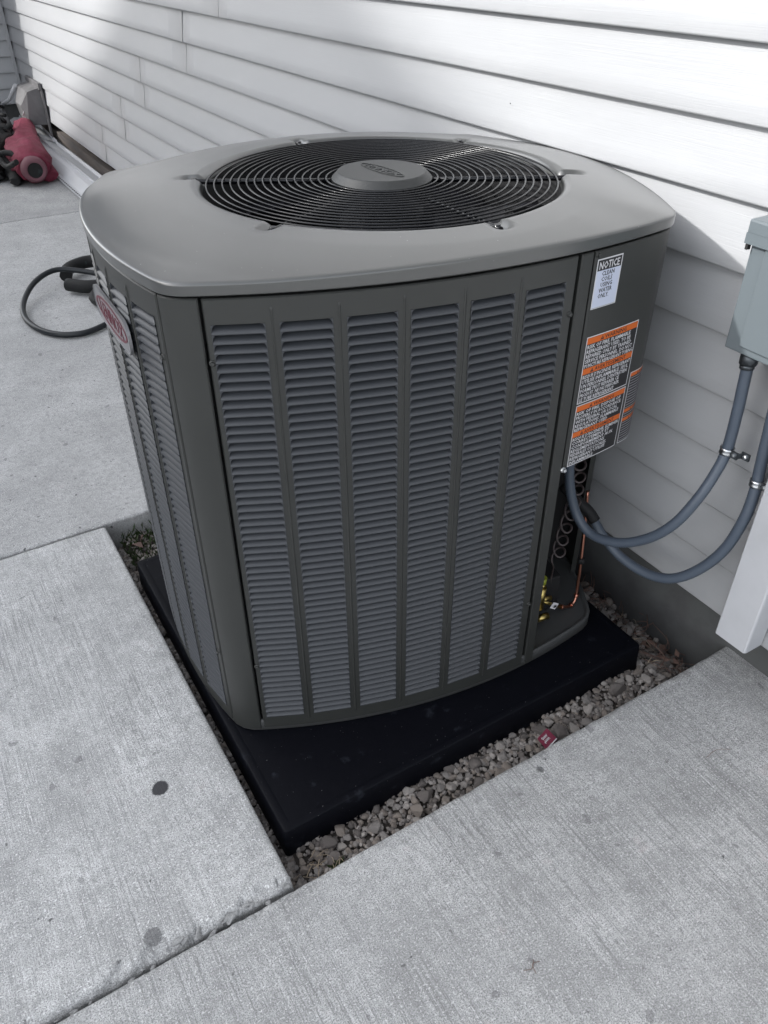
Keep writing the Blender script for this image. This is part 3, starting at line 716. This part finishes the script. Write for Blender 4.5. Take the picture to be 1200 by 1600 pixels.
# notice
nt = MB(); fn = onpanel(3.3545, .8705, .0006); W_, H_ = .0605, .087
quad(nt, fn, 0, W_, 0, H_, 1); quad(nt, fn, .0022, W_ - .0022, .0022, H_ - .0022, 3, .00012); quad(nt, fn, .0022, W_ - .0022, H_ - .0205, H_ - .0022, 0, .0002)
quad(nt, fn, .0014, W_ - .0014, .0013, .0018, 0, .00015)
fit_text(nt, fn, 'NOTICE', .006, H_ - .0180, .048, .0130, 1, .0003, .018)
for i, (t_, w, x) in enumerate((('CLEAN', .030, .0145), ('COILS', .026, .0150), ('USING', .028, .0150), ('WATER', .032, .0125), ('ONLY.', .026, .0125))):
    fit_text(nt, fn, t_, x, H_ - .0300 - i * .0098, w, .0078, 0, .0003, .020)
nt.build('notice_sticker', MS, unit)['label'] = 'white NOTICE sticker above the orange warning stickers'
def warn(s0, z0, W_, H_, rows, lab, name='warning_sticker', tiny=False):
    m_ = MB(); fn = onpanel(s0, z0, .0006); quad(m_, fn, 0, W_, 0, H_, 1); quad(m_, fn, .0018, W_ - .0018, .0018, H_ - .0018, 0, .00012)
    tot = sum(1.35 if r[0] else 1. for r in rows); u = (H_ - .0044) / tot; y = H_ - .0022
    for r in rows:
        hh = u * (1.35 if r[0] else 1.); y -= hh
        if r[0]:
            quad(m_, fn, .0018, W_ - .0018, y + .0006, y + hh, 2, .0002)
            w = r[2] * W_; x = (W_ - w) / 2 + .006 * (W_ / .137); fit_text(m_, fn, r[1], x, y + hh * .22, w, hh * .62, 0, .0003)
            tw = hh * .7; x0 = x - tw * 1.25; m_.add([fn(x0, y + hh * .2, .0003), fn(x0 + tw, y + hh * .2, .0003), fn(x0 + tw / 2, y + hh * .85, .0003)], [(0, 1, 2)], 0)
            m_.add([fn(x0 + tw * .44, y + hh * .34, .0004), fn(x0 + tw * .56, y + hh * .34, .0004), fn(x0 + tw * .56, y + hh * .64, .0004), fn(x0 + tw * .44, y + hh * .64, .0004)], [(0, 1, 2, 3)], 2)
        elif tiny: quad(m_, fn, .004, .004 + (W_ - .009) * r[2], y + u * .36, y + u * .66, 4, .00025)
        else: fit_text(m_, fn, r[1], .0040, y + u * .12, r[2] * (W_ - .008), u * .80, 1, .00025)
    m_.build(name, MS, unit)['label'] = lab
warn(3.3580, .6860, .1375, .1330, [(1, 'WARNING', .42), (0, 'RISK OF FIRE. FLAMMABLE', .88), (0, 'REFRIGERANT USED. TO BE', .90), (0, 'REPAIRED ONLY BY TRAINED', .93), (0, 'SERVICE PERSONNEL. DO NOT', .97), (0, 'PUNCTURE REFRIGERANT TUBING', 1.0),
     (1, 'AVERTISSEMENT', .62), (0, "RISQUE D'INCENDIE. REFRIGERANT", 1.), (0, 'UTILISE INFLAMMABLE. SEUL', .97), (0, "UN PERSONNEL D'ENTRETIEN", .96), (0, 'FORME PEUT REPARER CE', .80), (0, 'PRODUIT. NE PAS PERFORER', .82), (0, 'LE TUBE REFRIGERANT', .72)],
     'upper black and orange warning sticker about flammable refrigerant')
warn(3.3580, .5480, .1375, .1345, [(1, 'WARNING', .42), (0, 'RISK OF FIRE. DISPOSE OF', .94), (0, 'PROPERLY IN ACCORDANCE', .96), (0, 'WITH FEDERAL OR LOCAL', .90), (0, 'REGULATIONS. FLAMMABLE', .94), (0, 'REFRIGERANT USED', .70),
     (1, 'AVERTISSEMENT', .62), (0, "RISQUE D'INCENDIE. ELIMINER", 1.), (0, 'CORRECTEMENT ET', .80), (0, 'CONFORMEMENT AUX', .90), (0, 'REGLEMENTATIONS', .72), (0, 'FEDERALES OU LOCALES.', .78), (0, 'REFRIGERANT UTILISE', .76), (0, 'INFLAMMABLE', .50)],
     'lower black and orange warning sticker about disposal')
warn(3.5030, .5490, .085, .1600, [(1, 'WARNING', .42)] + [(0, '', .9 + .1 * (i % 2)) for i in range(12)] + [(1, 'WARNING', .42)] + [(0, '', .9) for i in range(2)] + [(1, 'WARNING', .42)] + [(0, '', .95) for i in range(8)],
     'long narrow warning sticker wrapped round the corner', tiny=True)

# valves inside the open corner
sv_ = MB(); base = Matrix.Rotation(-TH, 3, 'Z')
def wl(p): d = Vector((p[0] - CX, p[1] - CY, 0)); q = Matrix.Rotation(-TH, 3, 'Z') @ d; return Vector((q.x, q.y, p[2]))
b = MB(); b.cyl(wl((1.03, 1.0, .085)), wl((1.03, 1.0, .150)), .012, 12); b.cyl(wl((1.03, 1.0, .150)), wl((1.03, 1.0, .162)), .009, 6); b.cyl(wl((1.03, 1.0, .11)), wl((1.06, .995, .105)), .007, 8); b.cyl(wl((1.02, .99, .06)), wl((1.05, .985, .06)), .009, 8)
vo = b.build('service_valve', M_brass, unit); b = MB(); b.cyl(wl((1.03, 1.0, .163)), wl((1.03, 1.0, .180)), .0095, 12); b.build('valve_cap', M_cap, vo)
b = MB(); b.bbox(tuple(wl((1.02, 1.06, .03)) - Vector((.0, .02, 0))), tuple(wl((1.02, 1.06, .13)) + Vector((.10, .06, 0))), .004); b.build('control_box', M_black, unit)
b = MB(); p0 = Vector((1.062, .985, .088)); b.add([wl(p0 + Vector(q)) for q in ((-.010, 0, -.004), (.004, -.004, -.012), (.014, -.004, .002), (0, 0, .010))], [(0, 1, 2, 3)]); b.add([wl(p0 + Vector(q)) for q in ((-.0025, -.004, -.003), (.003, -.0055, -.005), (.007, -.006, .0005), (.0015, -.004, .003))], [(0, 1, 2, 3)], 1)
b.build('valve_tag', [M_white, M_blk], unit)

# ------------------------------------------------------------------ pipe, cord, conduits, meter
cp = thing('copper_pipe', 'thin copper pipe bending up beside the brass valve in the open corner', 'pipe')
pts = [(1.035, 1.0, .105), (1.08, 1.0, .068), (1.105, 1.0, .050)]
b = MB(); b.tube(pts, .0045, 10); b.build('brass_stub', M_brass, cp)
b = MB(); path = spline([(1.105, 1.0, .050), (1.125, 1.0, .040), (1.145, 1.002, .036), (1.158, 1.005, .048), (1.164, 1.01, .075), (1.170, 1.02, .16), (1.178, 1.035, .25), (1.183, 1.05, .34)], 8)
b.tube(path, .0040, 10)
for p, q in ((0, 4), (14, 18), (26, 30)): b.tube(path[p:q], .0065, 10)
b.build('pipe_run', M_copper, cp)
b = MB(); b.cyl((1.170, 1.018, .150), (1.171, 1.020, .163), .0085, 12); b.build('clip', M_black, cp)
pts = []
for k in range(260):
    t_ = k / 260; a = t_ * 2 * pi * 8.5; z = .47 - .28 * t_; r_ = .014
    cx_ = 1.118 + .012 * sin(t_ * 5) - .012 * t_; cy_ = 1.035 - .01 * t_
    pts.append((cx_ + r_ * cos(a), cy_ + r_ * sin(a), z + .012 * sin(a + 1)))
cc = MB(); cc.tube(pts, .0028, 7)
cc.tube(spline([pts[-1], (1.09, 1.03, .16), (1.088, 1.03, .12), (1.098, 1.03, .095)], 6), .0022, 6)
cc.tube(spline([(1.15, 1.02, .58), (1.152, 1.015, .50), (1.145, 1.02, .475), pts[0]], 6), .0026, 6)
tag(cc.build('coiled_cord', M_cord), 'pinkish coiled thermostat cord hanging in the open corner of the unit', 'cord')

def ribbed(path, r, name, M_):
    """flexible conduit with fine ribs"""
    P = spline(path, 26); L_ = [r * (1 + .035 * (1 if (i % 2) else -1)) for i in range(len(P))]
    b = MB(); b.tube(P, L_, 16); return b
con1 = [(1.095, 1.045, .62), (1.098, 1.043, .52), (1.10, 1.04, .444), (1.105, 1.028, .377), (1.115, 1.004, .320), (1.125, .963, .293), (1.14, .901, .306), (1.155, .842, .35), (1.17, .798, .411), (1.195, .777, .479), (1.225, .774, .534), (1.245, .777, .579), (1.247, .780, .659), (1.247, .784, .717), (1.247, .787, .765)]
c1 = thing('flexible_conduit', 'blue grey flexible conduit looping from under the corner panel up to the electrical box', 'conduit')
ribbed(con1, .0108, 'c', M_cond).build('conduit_tube', M_cond, c1)
b = MB(); b.cyl((1.247, .787, .757), (1.247, .788, .778), .0165, 8); b.cyl((1.247, .787, .748), (1.247, .788, .757), .0135, 16); b.build('fitting', M_dkzinc, c1)
con2 = [(1.275, .733, .95), (1.275, .730, .734), (1.275, .723, .629), (1.275, .717, .554), (1.27, .71, .514), (1.26, .707, .45), (1.25, .721, .366), (1.235, .754, .293), (1.22, .80, .24), (1.21, .86, .215), (1.20, .931, .218), (1.19, .984, .247), (1.18, 1.02, .284)]
c2 = thing('flexible_conduit', 'blue grey flexible conduit hanging lowest, passing behind the other loop beside the white post', 'conduit')
ribbed(con2, .0112, 'c', M_cond).build('conduit_tube', M_cond, c2)
b = MB(); b.tube(spline([(1.183, 1.012, .277), (1.176, 1.03, .296), (1.165, 1.053, .312), (1.15, 1.10, .34)], 5), .0135, 14); b.build('fitting', M_black, c2)
def strap(cx_, cy_, cz, lab, dirv):
    o = thing('conduit_strap', lab, 'strap', group='zinc straps holding the conduits to the siding')
    d = Vector(dirv).normalized(); b = MB()
    side = Vector((0, -1, 0)); side = (side - d * side.dot(d)).normalized(); out = d.cross(side)
    if out.x > 0: out = -out
    M2 = Matrix((side, out, d)).transposed(); C_ = Vector((cx_, cy_, cz))
    b.lathe([(.0125, -.0070), (.0140, -.0070), (.0143, -.003), (.0128, 0), (.0143, .003), (.0140, .0070), (.0125, .0070)], C_, 28, M=M2)
    b.build('band', M_zinc, o)
    b = MB()
    for (u0, u1, h0, h1) in ((.012, .028, .002, .006), (.026, .044, -.012, -.008)):
        vs = [C_ + side * u + out * h + d * w for u in (u0, u1) for h in (h0, h1) for w in (-.007, .007)]
        b.add(vs, [(0, 1, 3, 2), (4, 6, 7, 5), (0, 4, 5, 1), (2, 3, 7, 6), (0, 2, 6, 4), (1, 5, 7, 3)])
    vs = [C_ + side * u + out * h + d * w for u, h in ((.026, .004), (.030, -.010)) for w in (-.006, .006)]; b.add(vs, [(0, 1, 3, 2)])
    b.build('tab', M_dkzinc, o)
    b = MB(); b.lathe([(.0045, 0), (.0045, .003), (.002, .0045), (0, .0045)], C_ + side * .036 + out * -.008, 8, M=Matrix((side, d, out)).transposed(), smooth=False); b.lathe([(.0045, 0), (.0045, .003), (0, .004)], C_ + side * .020 + out * .006, 8, M=Matrix((side, d, out)).transposed(), smooth=False); b.build('screw_head', M_zinc, o)
strap(1.2455, .777, .577, 'zinc strap with square tab on the conduit below the electrical box', (.03, .03, 1))
strap(1.2715, .7125, .528, 'zinc strap on the conduit beside the white post', (.08, .10, 1))
me_ = thing('electrical_box', 'blue grey metal electrical box with overhanging lid at the right edge', 'electrical box')
b = MB(); b.bbox((1.212, .56, .786), (1.303, .8205, .985), .003); b.build('box_body', M_meter, me_)
b = MB(); b.bbox((1.203, .552, .987), (1.303, .8295, 1.012), .004); b.add([(1.203, .8295, .990), (1.203, .552, .990), (1.203, .552, .972), (1.203, .8295, .972)], [(0, 1, 2, 3)]); b.build('box_lid', M_meter, me_)
b = MB(); b.box((1.204, .8215, .962), (1.2125, .8265, .989)); b.build('lid_hook', M_black, me_)
b = MB(); b.bbox((1.2075, .585, .800), (1.2115, .790, .972), .0018); b.build('box_cover', M_meter, me_)
b = MB(); b.lathe([(.004, 0), (.004, .003), (0, .004)], (1.2245, .772, .7855), 8, M=Matrix.Rotation(pi, 3, 'X')); b.build('knockout_screw', M_zinc, me_)

# ------------------------------------------------------------------ far end of the yard
sc = thing('siding_offcut', 'loose length of white siding with perforated nail hem lying along the house foot', 'siding offcut')
def offcut(name, a, b_, lab=None, mt=M_scrap, tw=0):
    A = Vector(a); B = Vector(b_); d = (B - A); L_ = d.length; d.normalize(); sd = Vector((-d.y, d.x, 0)); 
    if sd.x > 0: sd = -sd
    prof = [(0, .030), (.012, .012), (.055, .034), (.100, .050), (.116, .060), (.118, .040), (.165, .044), (.220, .018), (.232, .010), (.236, .012), (.268, .008)]
    m_ = MB(); n = 14; vs = []; k = len(prof)
    for i in range(n + 1):
        for (u, h) in prof: vs.append(A + d * (L_ * i / n) + sd * (u * .96) + Vector((0, 0, h + .006 + .004 * fbm(i * .4, u * 3, 1, 2))))
    m_.add(vs, [(i * k + j, (i + 1) * k + j, (i + 1) * k + j + 1, i * k + j + 1) for i in range(n) for j in range(k - 1)], 0, False)
    o = m_.build(name, mt, sc); md = o.modifiers.new('s', 'SOLIDIFY'); md.thickness = .0018; return o, A, d, sd, L_
o, A, d, sd, L_ = offcut('siding_piece', (1.315, 4.6, 0), (1.290, 7.35, 0))
offcut('siding_piece', (1.295, 7.22, .008), (1.33, 8.30, .01), tw=1)[0]['label'] = 'shorter shaded end piece of the loose siding'
b = MB()
for k in range(64):
    c = A + d * (.05 + k * .042) + sd * .247 + Vector((0, 0, .0192)); b.box(tuple(c - Vector((.004, .010, .0004))), tuple(c + Vector((.004, .010, .0010))))
tag(b.build('nail_slots', M_blk, sc), kind='stuff')
b = MB(); pts = []
vh = thing('vent_hood', 'weathered grey plastic vent hood hanging from the wall near the far corner', 'vent hood')
b = MB(); y0, y1 = 7.40, 7.85
vs = [(1.30, y0, .40), (1.30, y1, .40), (1.19, y0 + .02, .37), (1.19, y1 - .02, .37), (1.15, y0 + .05, .13), (1.16, y1 - .04, .13), (1.30, y0, .13), (1.30, y1, .13), (1.13, y0 + .08, .27), (1.14, y1 - .08, .26)]
b.add(vs, [(0, 1, 3, 2), (2, 3, 9, 8), (8, 9, 5, 4), (0, 2, 8, 4, 6), (1, 7, 5, 9, 3)]); o = b.build('hood_shell', M_grey, vh); md = o.modifiers.new('s', 'SOLIDIFY'); md.thickness = .008
b = MB(); b.bbox((1.275, y0 - .03, .38), (1.30, y1 + .03, .43), .004); b.box((1.285, y0 - .04, .05), (1.300, y0 - .002, .38)); b.build('mount_plate', M_grey, vh)
b = MB(); b.tube([(1.18, y1 - .02, .37), (1.13, y1 + .14, .25), (1.08, y1 + .25, .20)], .016, 8); b.build('stay_rod', M_scrap, vh)
b = MB(); b.tube([(1.20, y0 + .03, .37), (1.13, y0 + .08, .20)], .006, 6); b.build('stay_rod', M_scrap, vh)
# rolled red bag
def blob_tube(pts, rad, n=20, seed=0, amp=.1, squash=.8):
    P = spline(pts, 5); m_ = MB(); N = len(P); vs = []
    for i, p in enumerate(P):
        t_ = i / (N - 1); f_ = t_ * (len(rad) - 1); k = min(int(f_), len(rad) - 2); r_ = rad[k] * (1 - f_ + k) + rad[k + 1] * (f_ - k)
        tn = (P[min(i + 1, N - 1)] - P[max(i - 1, 0)]).normalized(); sx = tn.cross(Vector((0, 0, 1))).normalized(); uz = sx.cross(tn)
        for j in range(n):
            q = 2 * pi * j / n; w = 1 + amp * fbm(cos(q) * 2 + seed, sin(q) * 2 + i * .35, i * .12, 3)
            v = p + sx * cos(q) * r_ * w + uz * sin(q) * r_ * w * squash; v.z = max(v.z, .004); vs.append(v)
    m_.add(vs, [(i * n + j, i * n + (j + 1) % n, (i + 1) * n + (j + 1) % n, (i + 1) * n + j) for i in range(N - 1) for j in range(n)], 0, True)
    m_.f.append(list(range(n))[::-1]); m_.mi.append(0); m_.sm.append(False); m_.f.append([(N - 1) * n + j for j in range(n)]); m_.mi.append(0); m_.sm.append(False)
    return m_
rb = thing('rolled_bag', 'rolled dark red fabric bag lying on the far slab with a pale round end', 'bag')
b = blob_tube([(.895, 6.06, .10), (.905, 6.22, .115), (.94, 6.55, .12), (1.02, 6.95, .12), (1.12, 7.50, .11)], [.105, .125, .138, .125, .110, .095, .085], 26, 3, .26, .85); b.build('bag_cloth', M_red, rb)
b = blob_tube([(1.00, 6.06, .04), (.93, 6.28, .09), (.83, 6.48, .07)], [.05, .115, .06], 16, 9, .35, .6); b.build('loose_fold', M_red, rb)
b = MB(); M_ = Matrix.Rotation(pi / 2, 3, 'X') ; b.lathe([(.046, .050), (.052, .064), (.070, .062), (.082, .03), (.084, -.02)], (.895, 6.055, .105), 28, M=M_); b.build('end_ring', M_pink, rb)
b = MB(); b.lathe([(0, .055), (.055, .055)], (.895, 6.055, .105), 24, M=M_); b.build('end_hole', M_blackfab, rb)
# black clutter
cl = thing('folded_equipment', 'tangled heap of black folded frames and straps beside the red bag', 'equipment')
random.seed(21)
b = MB()
for k in range(34):
    y = U(6.15, 8.1); x = .64 + (y - 6.15) * .19 + U(-.12, .10); z = U(.02, .24); L2 = U(.12, .35); a = U(0, 6.3); dz = U(-.08, .10)
    b.tube(spline([(x, y, z), (x + cos(a) * L2 * .5, y + sin(a) * L2 * .5, max(.015, z + dz)), (x + cos(a) * L2 * .8 + .03, y + sin(a) * L2, max(.012, z + dz * .4))], 4), U(.010, .026), 7)
b.build('frame_tubes', M_blackfab, cl)
b = blob_tube([(.64, 6.25, .05), (.72, 6.6, .10), (.84, 7.2, .10), (.95, 7.8, .06)], [.07, .13, .14, .08], 18, 14, .5, .8); b.build('cover_cloth', M_blackfab, cl)
b = blob_tube([(.76, 6.08, .03), (.80, 6.22, .05), (.78, 6.40, .04)], [.03, .06, .04], 12, 17, .6, .8); b.build('strap_bundle', M_blackfab, cl)
b = MB()
for k in range(4):
    y = U(6.5, 7.6); x = .66 + (y - 6.15) * .19 + U(-.08, .04); z = U(.18, .26); b.bbox((x, y, z), (x + U(.03, .06), y + U(.1, .22), z + .02), .004)
b.build('pale_panel', M_grey, cl)
b = MB(); b.cyl((1.06, 7.75, .0), (1.05, 8.2, .22), .03, 10); b.cyl((1.0, 7.75, .02), (.93, 8.1, .3), .016, 8)
tag(b.build('leaning_pipe', M_grey), 'short grey pipe leaning in the dark far corner behind the bag', 'pipe')
random.seed(5)
# hose loop
hs_ = thing('black_hose', 'dark rubber hose lying in a loop on the concrete left of the unit', 'hose')
b = MB(); lp = [(.80, 3.88, .05), (.70, 3.97, .07), (.58, 4.02, .085), (.47, 3.96, .07), (.385, 3.83, .04), (.352, 3.68, .020), (.375, 3.52, .016), (.44, 3.41, .016), (.53, 3.37, .016), (.62, 3.40, .017), (.72, 3.47, .018), (.85, 3.52, .02)]
b.tube(spline(lp, 8), .0125, 12); b.build('hose_tube', M_rubber, hs_)
b = MB(); b.tube(spline([(.62, 4.04, .04), (.66, 4.12, .05), (.78, 4.16, .05), (.86, 4.0, .05), (.80, 3.84, .04), (.68, 3.84, .04), (.60, 3.92, .04)], 7), [.030] * 43, 10); 
b.tube(spline([(.70, 3.80, .02), (.665, 3.70, .03), (.70, 3.60, .03), (.76, 3.63, .05), (.73, 3.72, .06), (.78, 3.78, .03)], 6), .022, 8)
b.tube(spline([(.72, 3.66, .05), (.68, 3.58, .02), (.735, 3.52, .03), (.80, 3.56, .03)], 6), .020, 8)
tag(b.build('strap_coil', M_blackfab), 'coiled black padded strap lying where the hose meets the unit', 'strap')

# ------------------------------------------------------------------ small things
pk = thing('paper_packet', 'small dark red folded packet with white script lying on the front gravel', 'packet', (.872, .762, -.048), .35)
b = MB()
f1 = [(-.020, -.013, .0), (.016, -.017, .004), (.021, .013, .012), (-.014, .016, .010)]
b.add(f1 + [(x, y, z - .0035) for x, y, z in f1], [(0, 1, 2, 3), (7, 6, 5, 4), (1, 0, 4, 5), (2, 1, 5, 6), (3, 2, 6, 7), (0, 3, 7, 4)]); b.build('packet_body', mat('packet_maroon', (.16, .012, .04), .5, vary=((200,)*3, (.22, .03, .06), .5, .7)), pk)
b = MB()
def onpk(u, v):
    p = Vector(f1[0]) * (1 - u) * (1 - v) + Vector(f1[1]) * u * (1 - v) + Vector(f1[2]) * u * v + Vector(f1[3]) * (1 - u) * v; return p + Vector((0, 0, .0006))
for v0, seed in ((.70, 0), (.45, 3)):
    pts = [onpk(.18 + .5 * t_ / 30, v0 + .09 * sin(t_ * .95 + seed) * (1 if t_ > 4 else 1.6)) for t_ in range(30)]
    b.tube(pts, .0006, 5)
b.build('script_line', M_white, pk)
b = MB(); b.add([onpk(0.02, .0), onpk(.98, .0), onpk(.98, .08), onpk(.02, .08)], [(0, 1, 2, 3)]); b.build('white_edge', M_white, pk)
random.seed(11)
CR = [stone_shape(300 + i, 1, .6) for i in range(6)]; cm = M_cl
crumbs = [(U(.02, .235), U(.7310, .750), U(.0045, .0095)) for _ in range(20)] + [(U(.15, .27), U(.714, .724), U(.003, .006)) for _ in range(7)] + [(U(-.20, .02), U(.7310, .736), U(.003, .006)) for _ in range(6)]
CM = []
for vs, fs in CR: mb = MB(); mb.add(vs, fs); CM.append(mb.mesh('concrete_crumb', M_cl))
for i, (x, y, s_) in enumerate(crumbs):
    o = link('concrete_crumb', CM[i % 6], left_slab, (x, y, -.0045 - s_ * .30 - (.007 if y < .735 and y > .73 else 0)), (U(-.25, .25), U(-.25, .25), U(-.5, .9))); o.scale = (s_ * U(1.2, 1.9), s_ * U(.7, 1.0), s_ * U(.4, .6))
# twigs, straw, leaves
b = MB()
for k in range(42):
    if k < 24: x, y = U(.25, .36), U(.73, .80)
    else: x, y = U(1.24, 1.38), U(.74, 1.05)
    a = U(0, 6.3); L2 = U(.012, .040); z = bedz(x, y) + U(.008, .022)
    b.tube([(x, y, z), (x + cos(a) * L2 * .5, y + sin(a) * L2 * .5, z + U(-.002, .010)), (x + cos(a) * L2, y + sin(a) * L2, z + U(-.004, .008))], U(.0004, .0010), 4)
tag(b.build('dry_stalks', M_straw), 'scattered dry grass stalks lying on the gravel', 'straw', kind='stuff')
b = MB()
for k in range(60):
    x, y = (U(1.25, 1.39), U(.735, 1.15)); a = U(0, 6.3); L2 = U(.03, .11); z = bedz(x, y) + U(.008, .03)
    b.tube(spline([(x, y, z), (x + cos(a) * L2 * .5, y + sin(a) * L2 * .4, z + U(-.002, .012)), (min(1.392, x + cos(a + .5) * L2), max(.731, y + sin(a + .5) * L2), z + U(-.004, .01))], 3), U(.0006, .0014), 4)
for k in range(26):
    x, y = U(1.30, 1.39), U(.735, .90); z = bedz(x, y) + U(.01, .04); a = U(0, 6.3); s_ = U(.006, .014); c, s2 = cos(a) * s_, sin(a) * s_
    b.add([(x - c, y - s2, z), (x + s2 * .5, y - c * .5, z + .003), (x + c, y + s2, z + .006), (x - s2 * .5, y + c * .5, z - .002)], [(0, 1, 2, 3)])
tag(b.build('dark_twigs', M_dry), 'dark twigs and dead leaves caught against the foundation', 'twigs', kind='stuff')
wd = MB()
for k in range(520):
    if k < 430: x, y, z0, h = U(.27, .46), U(1.84, 1.99), -.085, U(.015, .062)
    else: x, y, z0, h = U(.335, .355), U(.742, .757), -.08, U(.012, .026)
    a = U(0, 6.3); w = U(.002, .0055); lx, ly = U(-.018, .018), U(-.018, .018); c, s2 = cos(a) * w, sin(a) * w
    wd.add([(x - c, y - s2, z0 + h * .5), (x + lx * .4, y + ly * .4, z0 + h * .6), (x + c + lx * .6, y + s2 + ly * .6, z0 + h * .85), (x + lx, y + ly, z0 + h)], [(0, 1, 2, 3)])
tag(wd.build('weeds', M_leaf), 'small green weeds growing in the gravel corners', 'weeds', kind='stuff')
dl = MB(); pts = [(.300, 1.93, -.062), (.306, 1.915, -.045), (.303, 1.90, -.030), (.312, 1.885, -.040)]
for i in range(3):
    p, q = Vector(pts[i]), Vector(pts[i + 1]); w = (.012, .016, .013, .004)
    dl.add([p + Vector((-w[i], 0, .004)), p + Vector((w[i], .002, 0)), q + Vector((w[i + 1], .002, 0)), q + Vector((-w[i + 1], 0, .004))], [(0, 1, 2, 3)])
dl.tube([(.325, 1.93, -.08), (.322, 1.925, -.04), (.326, 1.91, -.015)], .002, 5)
tag(dl.build('dry_leaf', mat('curled_leaf', (.15, .10, .085), .8)), 'curled brown dead leaf standing in the pit corner behind the pad', 'leaf')
for (x, y, L2, a, cv, lab) in ((.52, .385, .022, .6, .010, 'short curved dry twig on the bare front slab, the left one of a close pair'), (.505, .40, .026, .2, -.008, 'short curved dry twig on the bare front slab, the right one of a close pair'),
        (1.10, .53, .06, -.2, .008, 'thin dry twig lying on the front slab near the white post'), (-.33, 1.02, .03, 1.2, .01, 'thin curved dry twig lying on the left slab')):
    tw = MB(); tw.tube(spline([(x, y, .0012), (x + cos(a) * L2 * .5 - sin(a) * cv, y + sin(a) * L2 * .5 + cos(a) * cv, .002), (x + cos(a) * L2, y + sin(a) * L2, .0012)], 6), .0005, 4)
    tag(tw.build('small_twig', M_dry), lab, 'twig', 'thin dry twigs on the slabs')
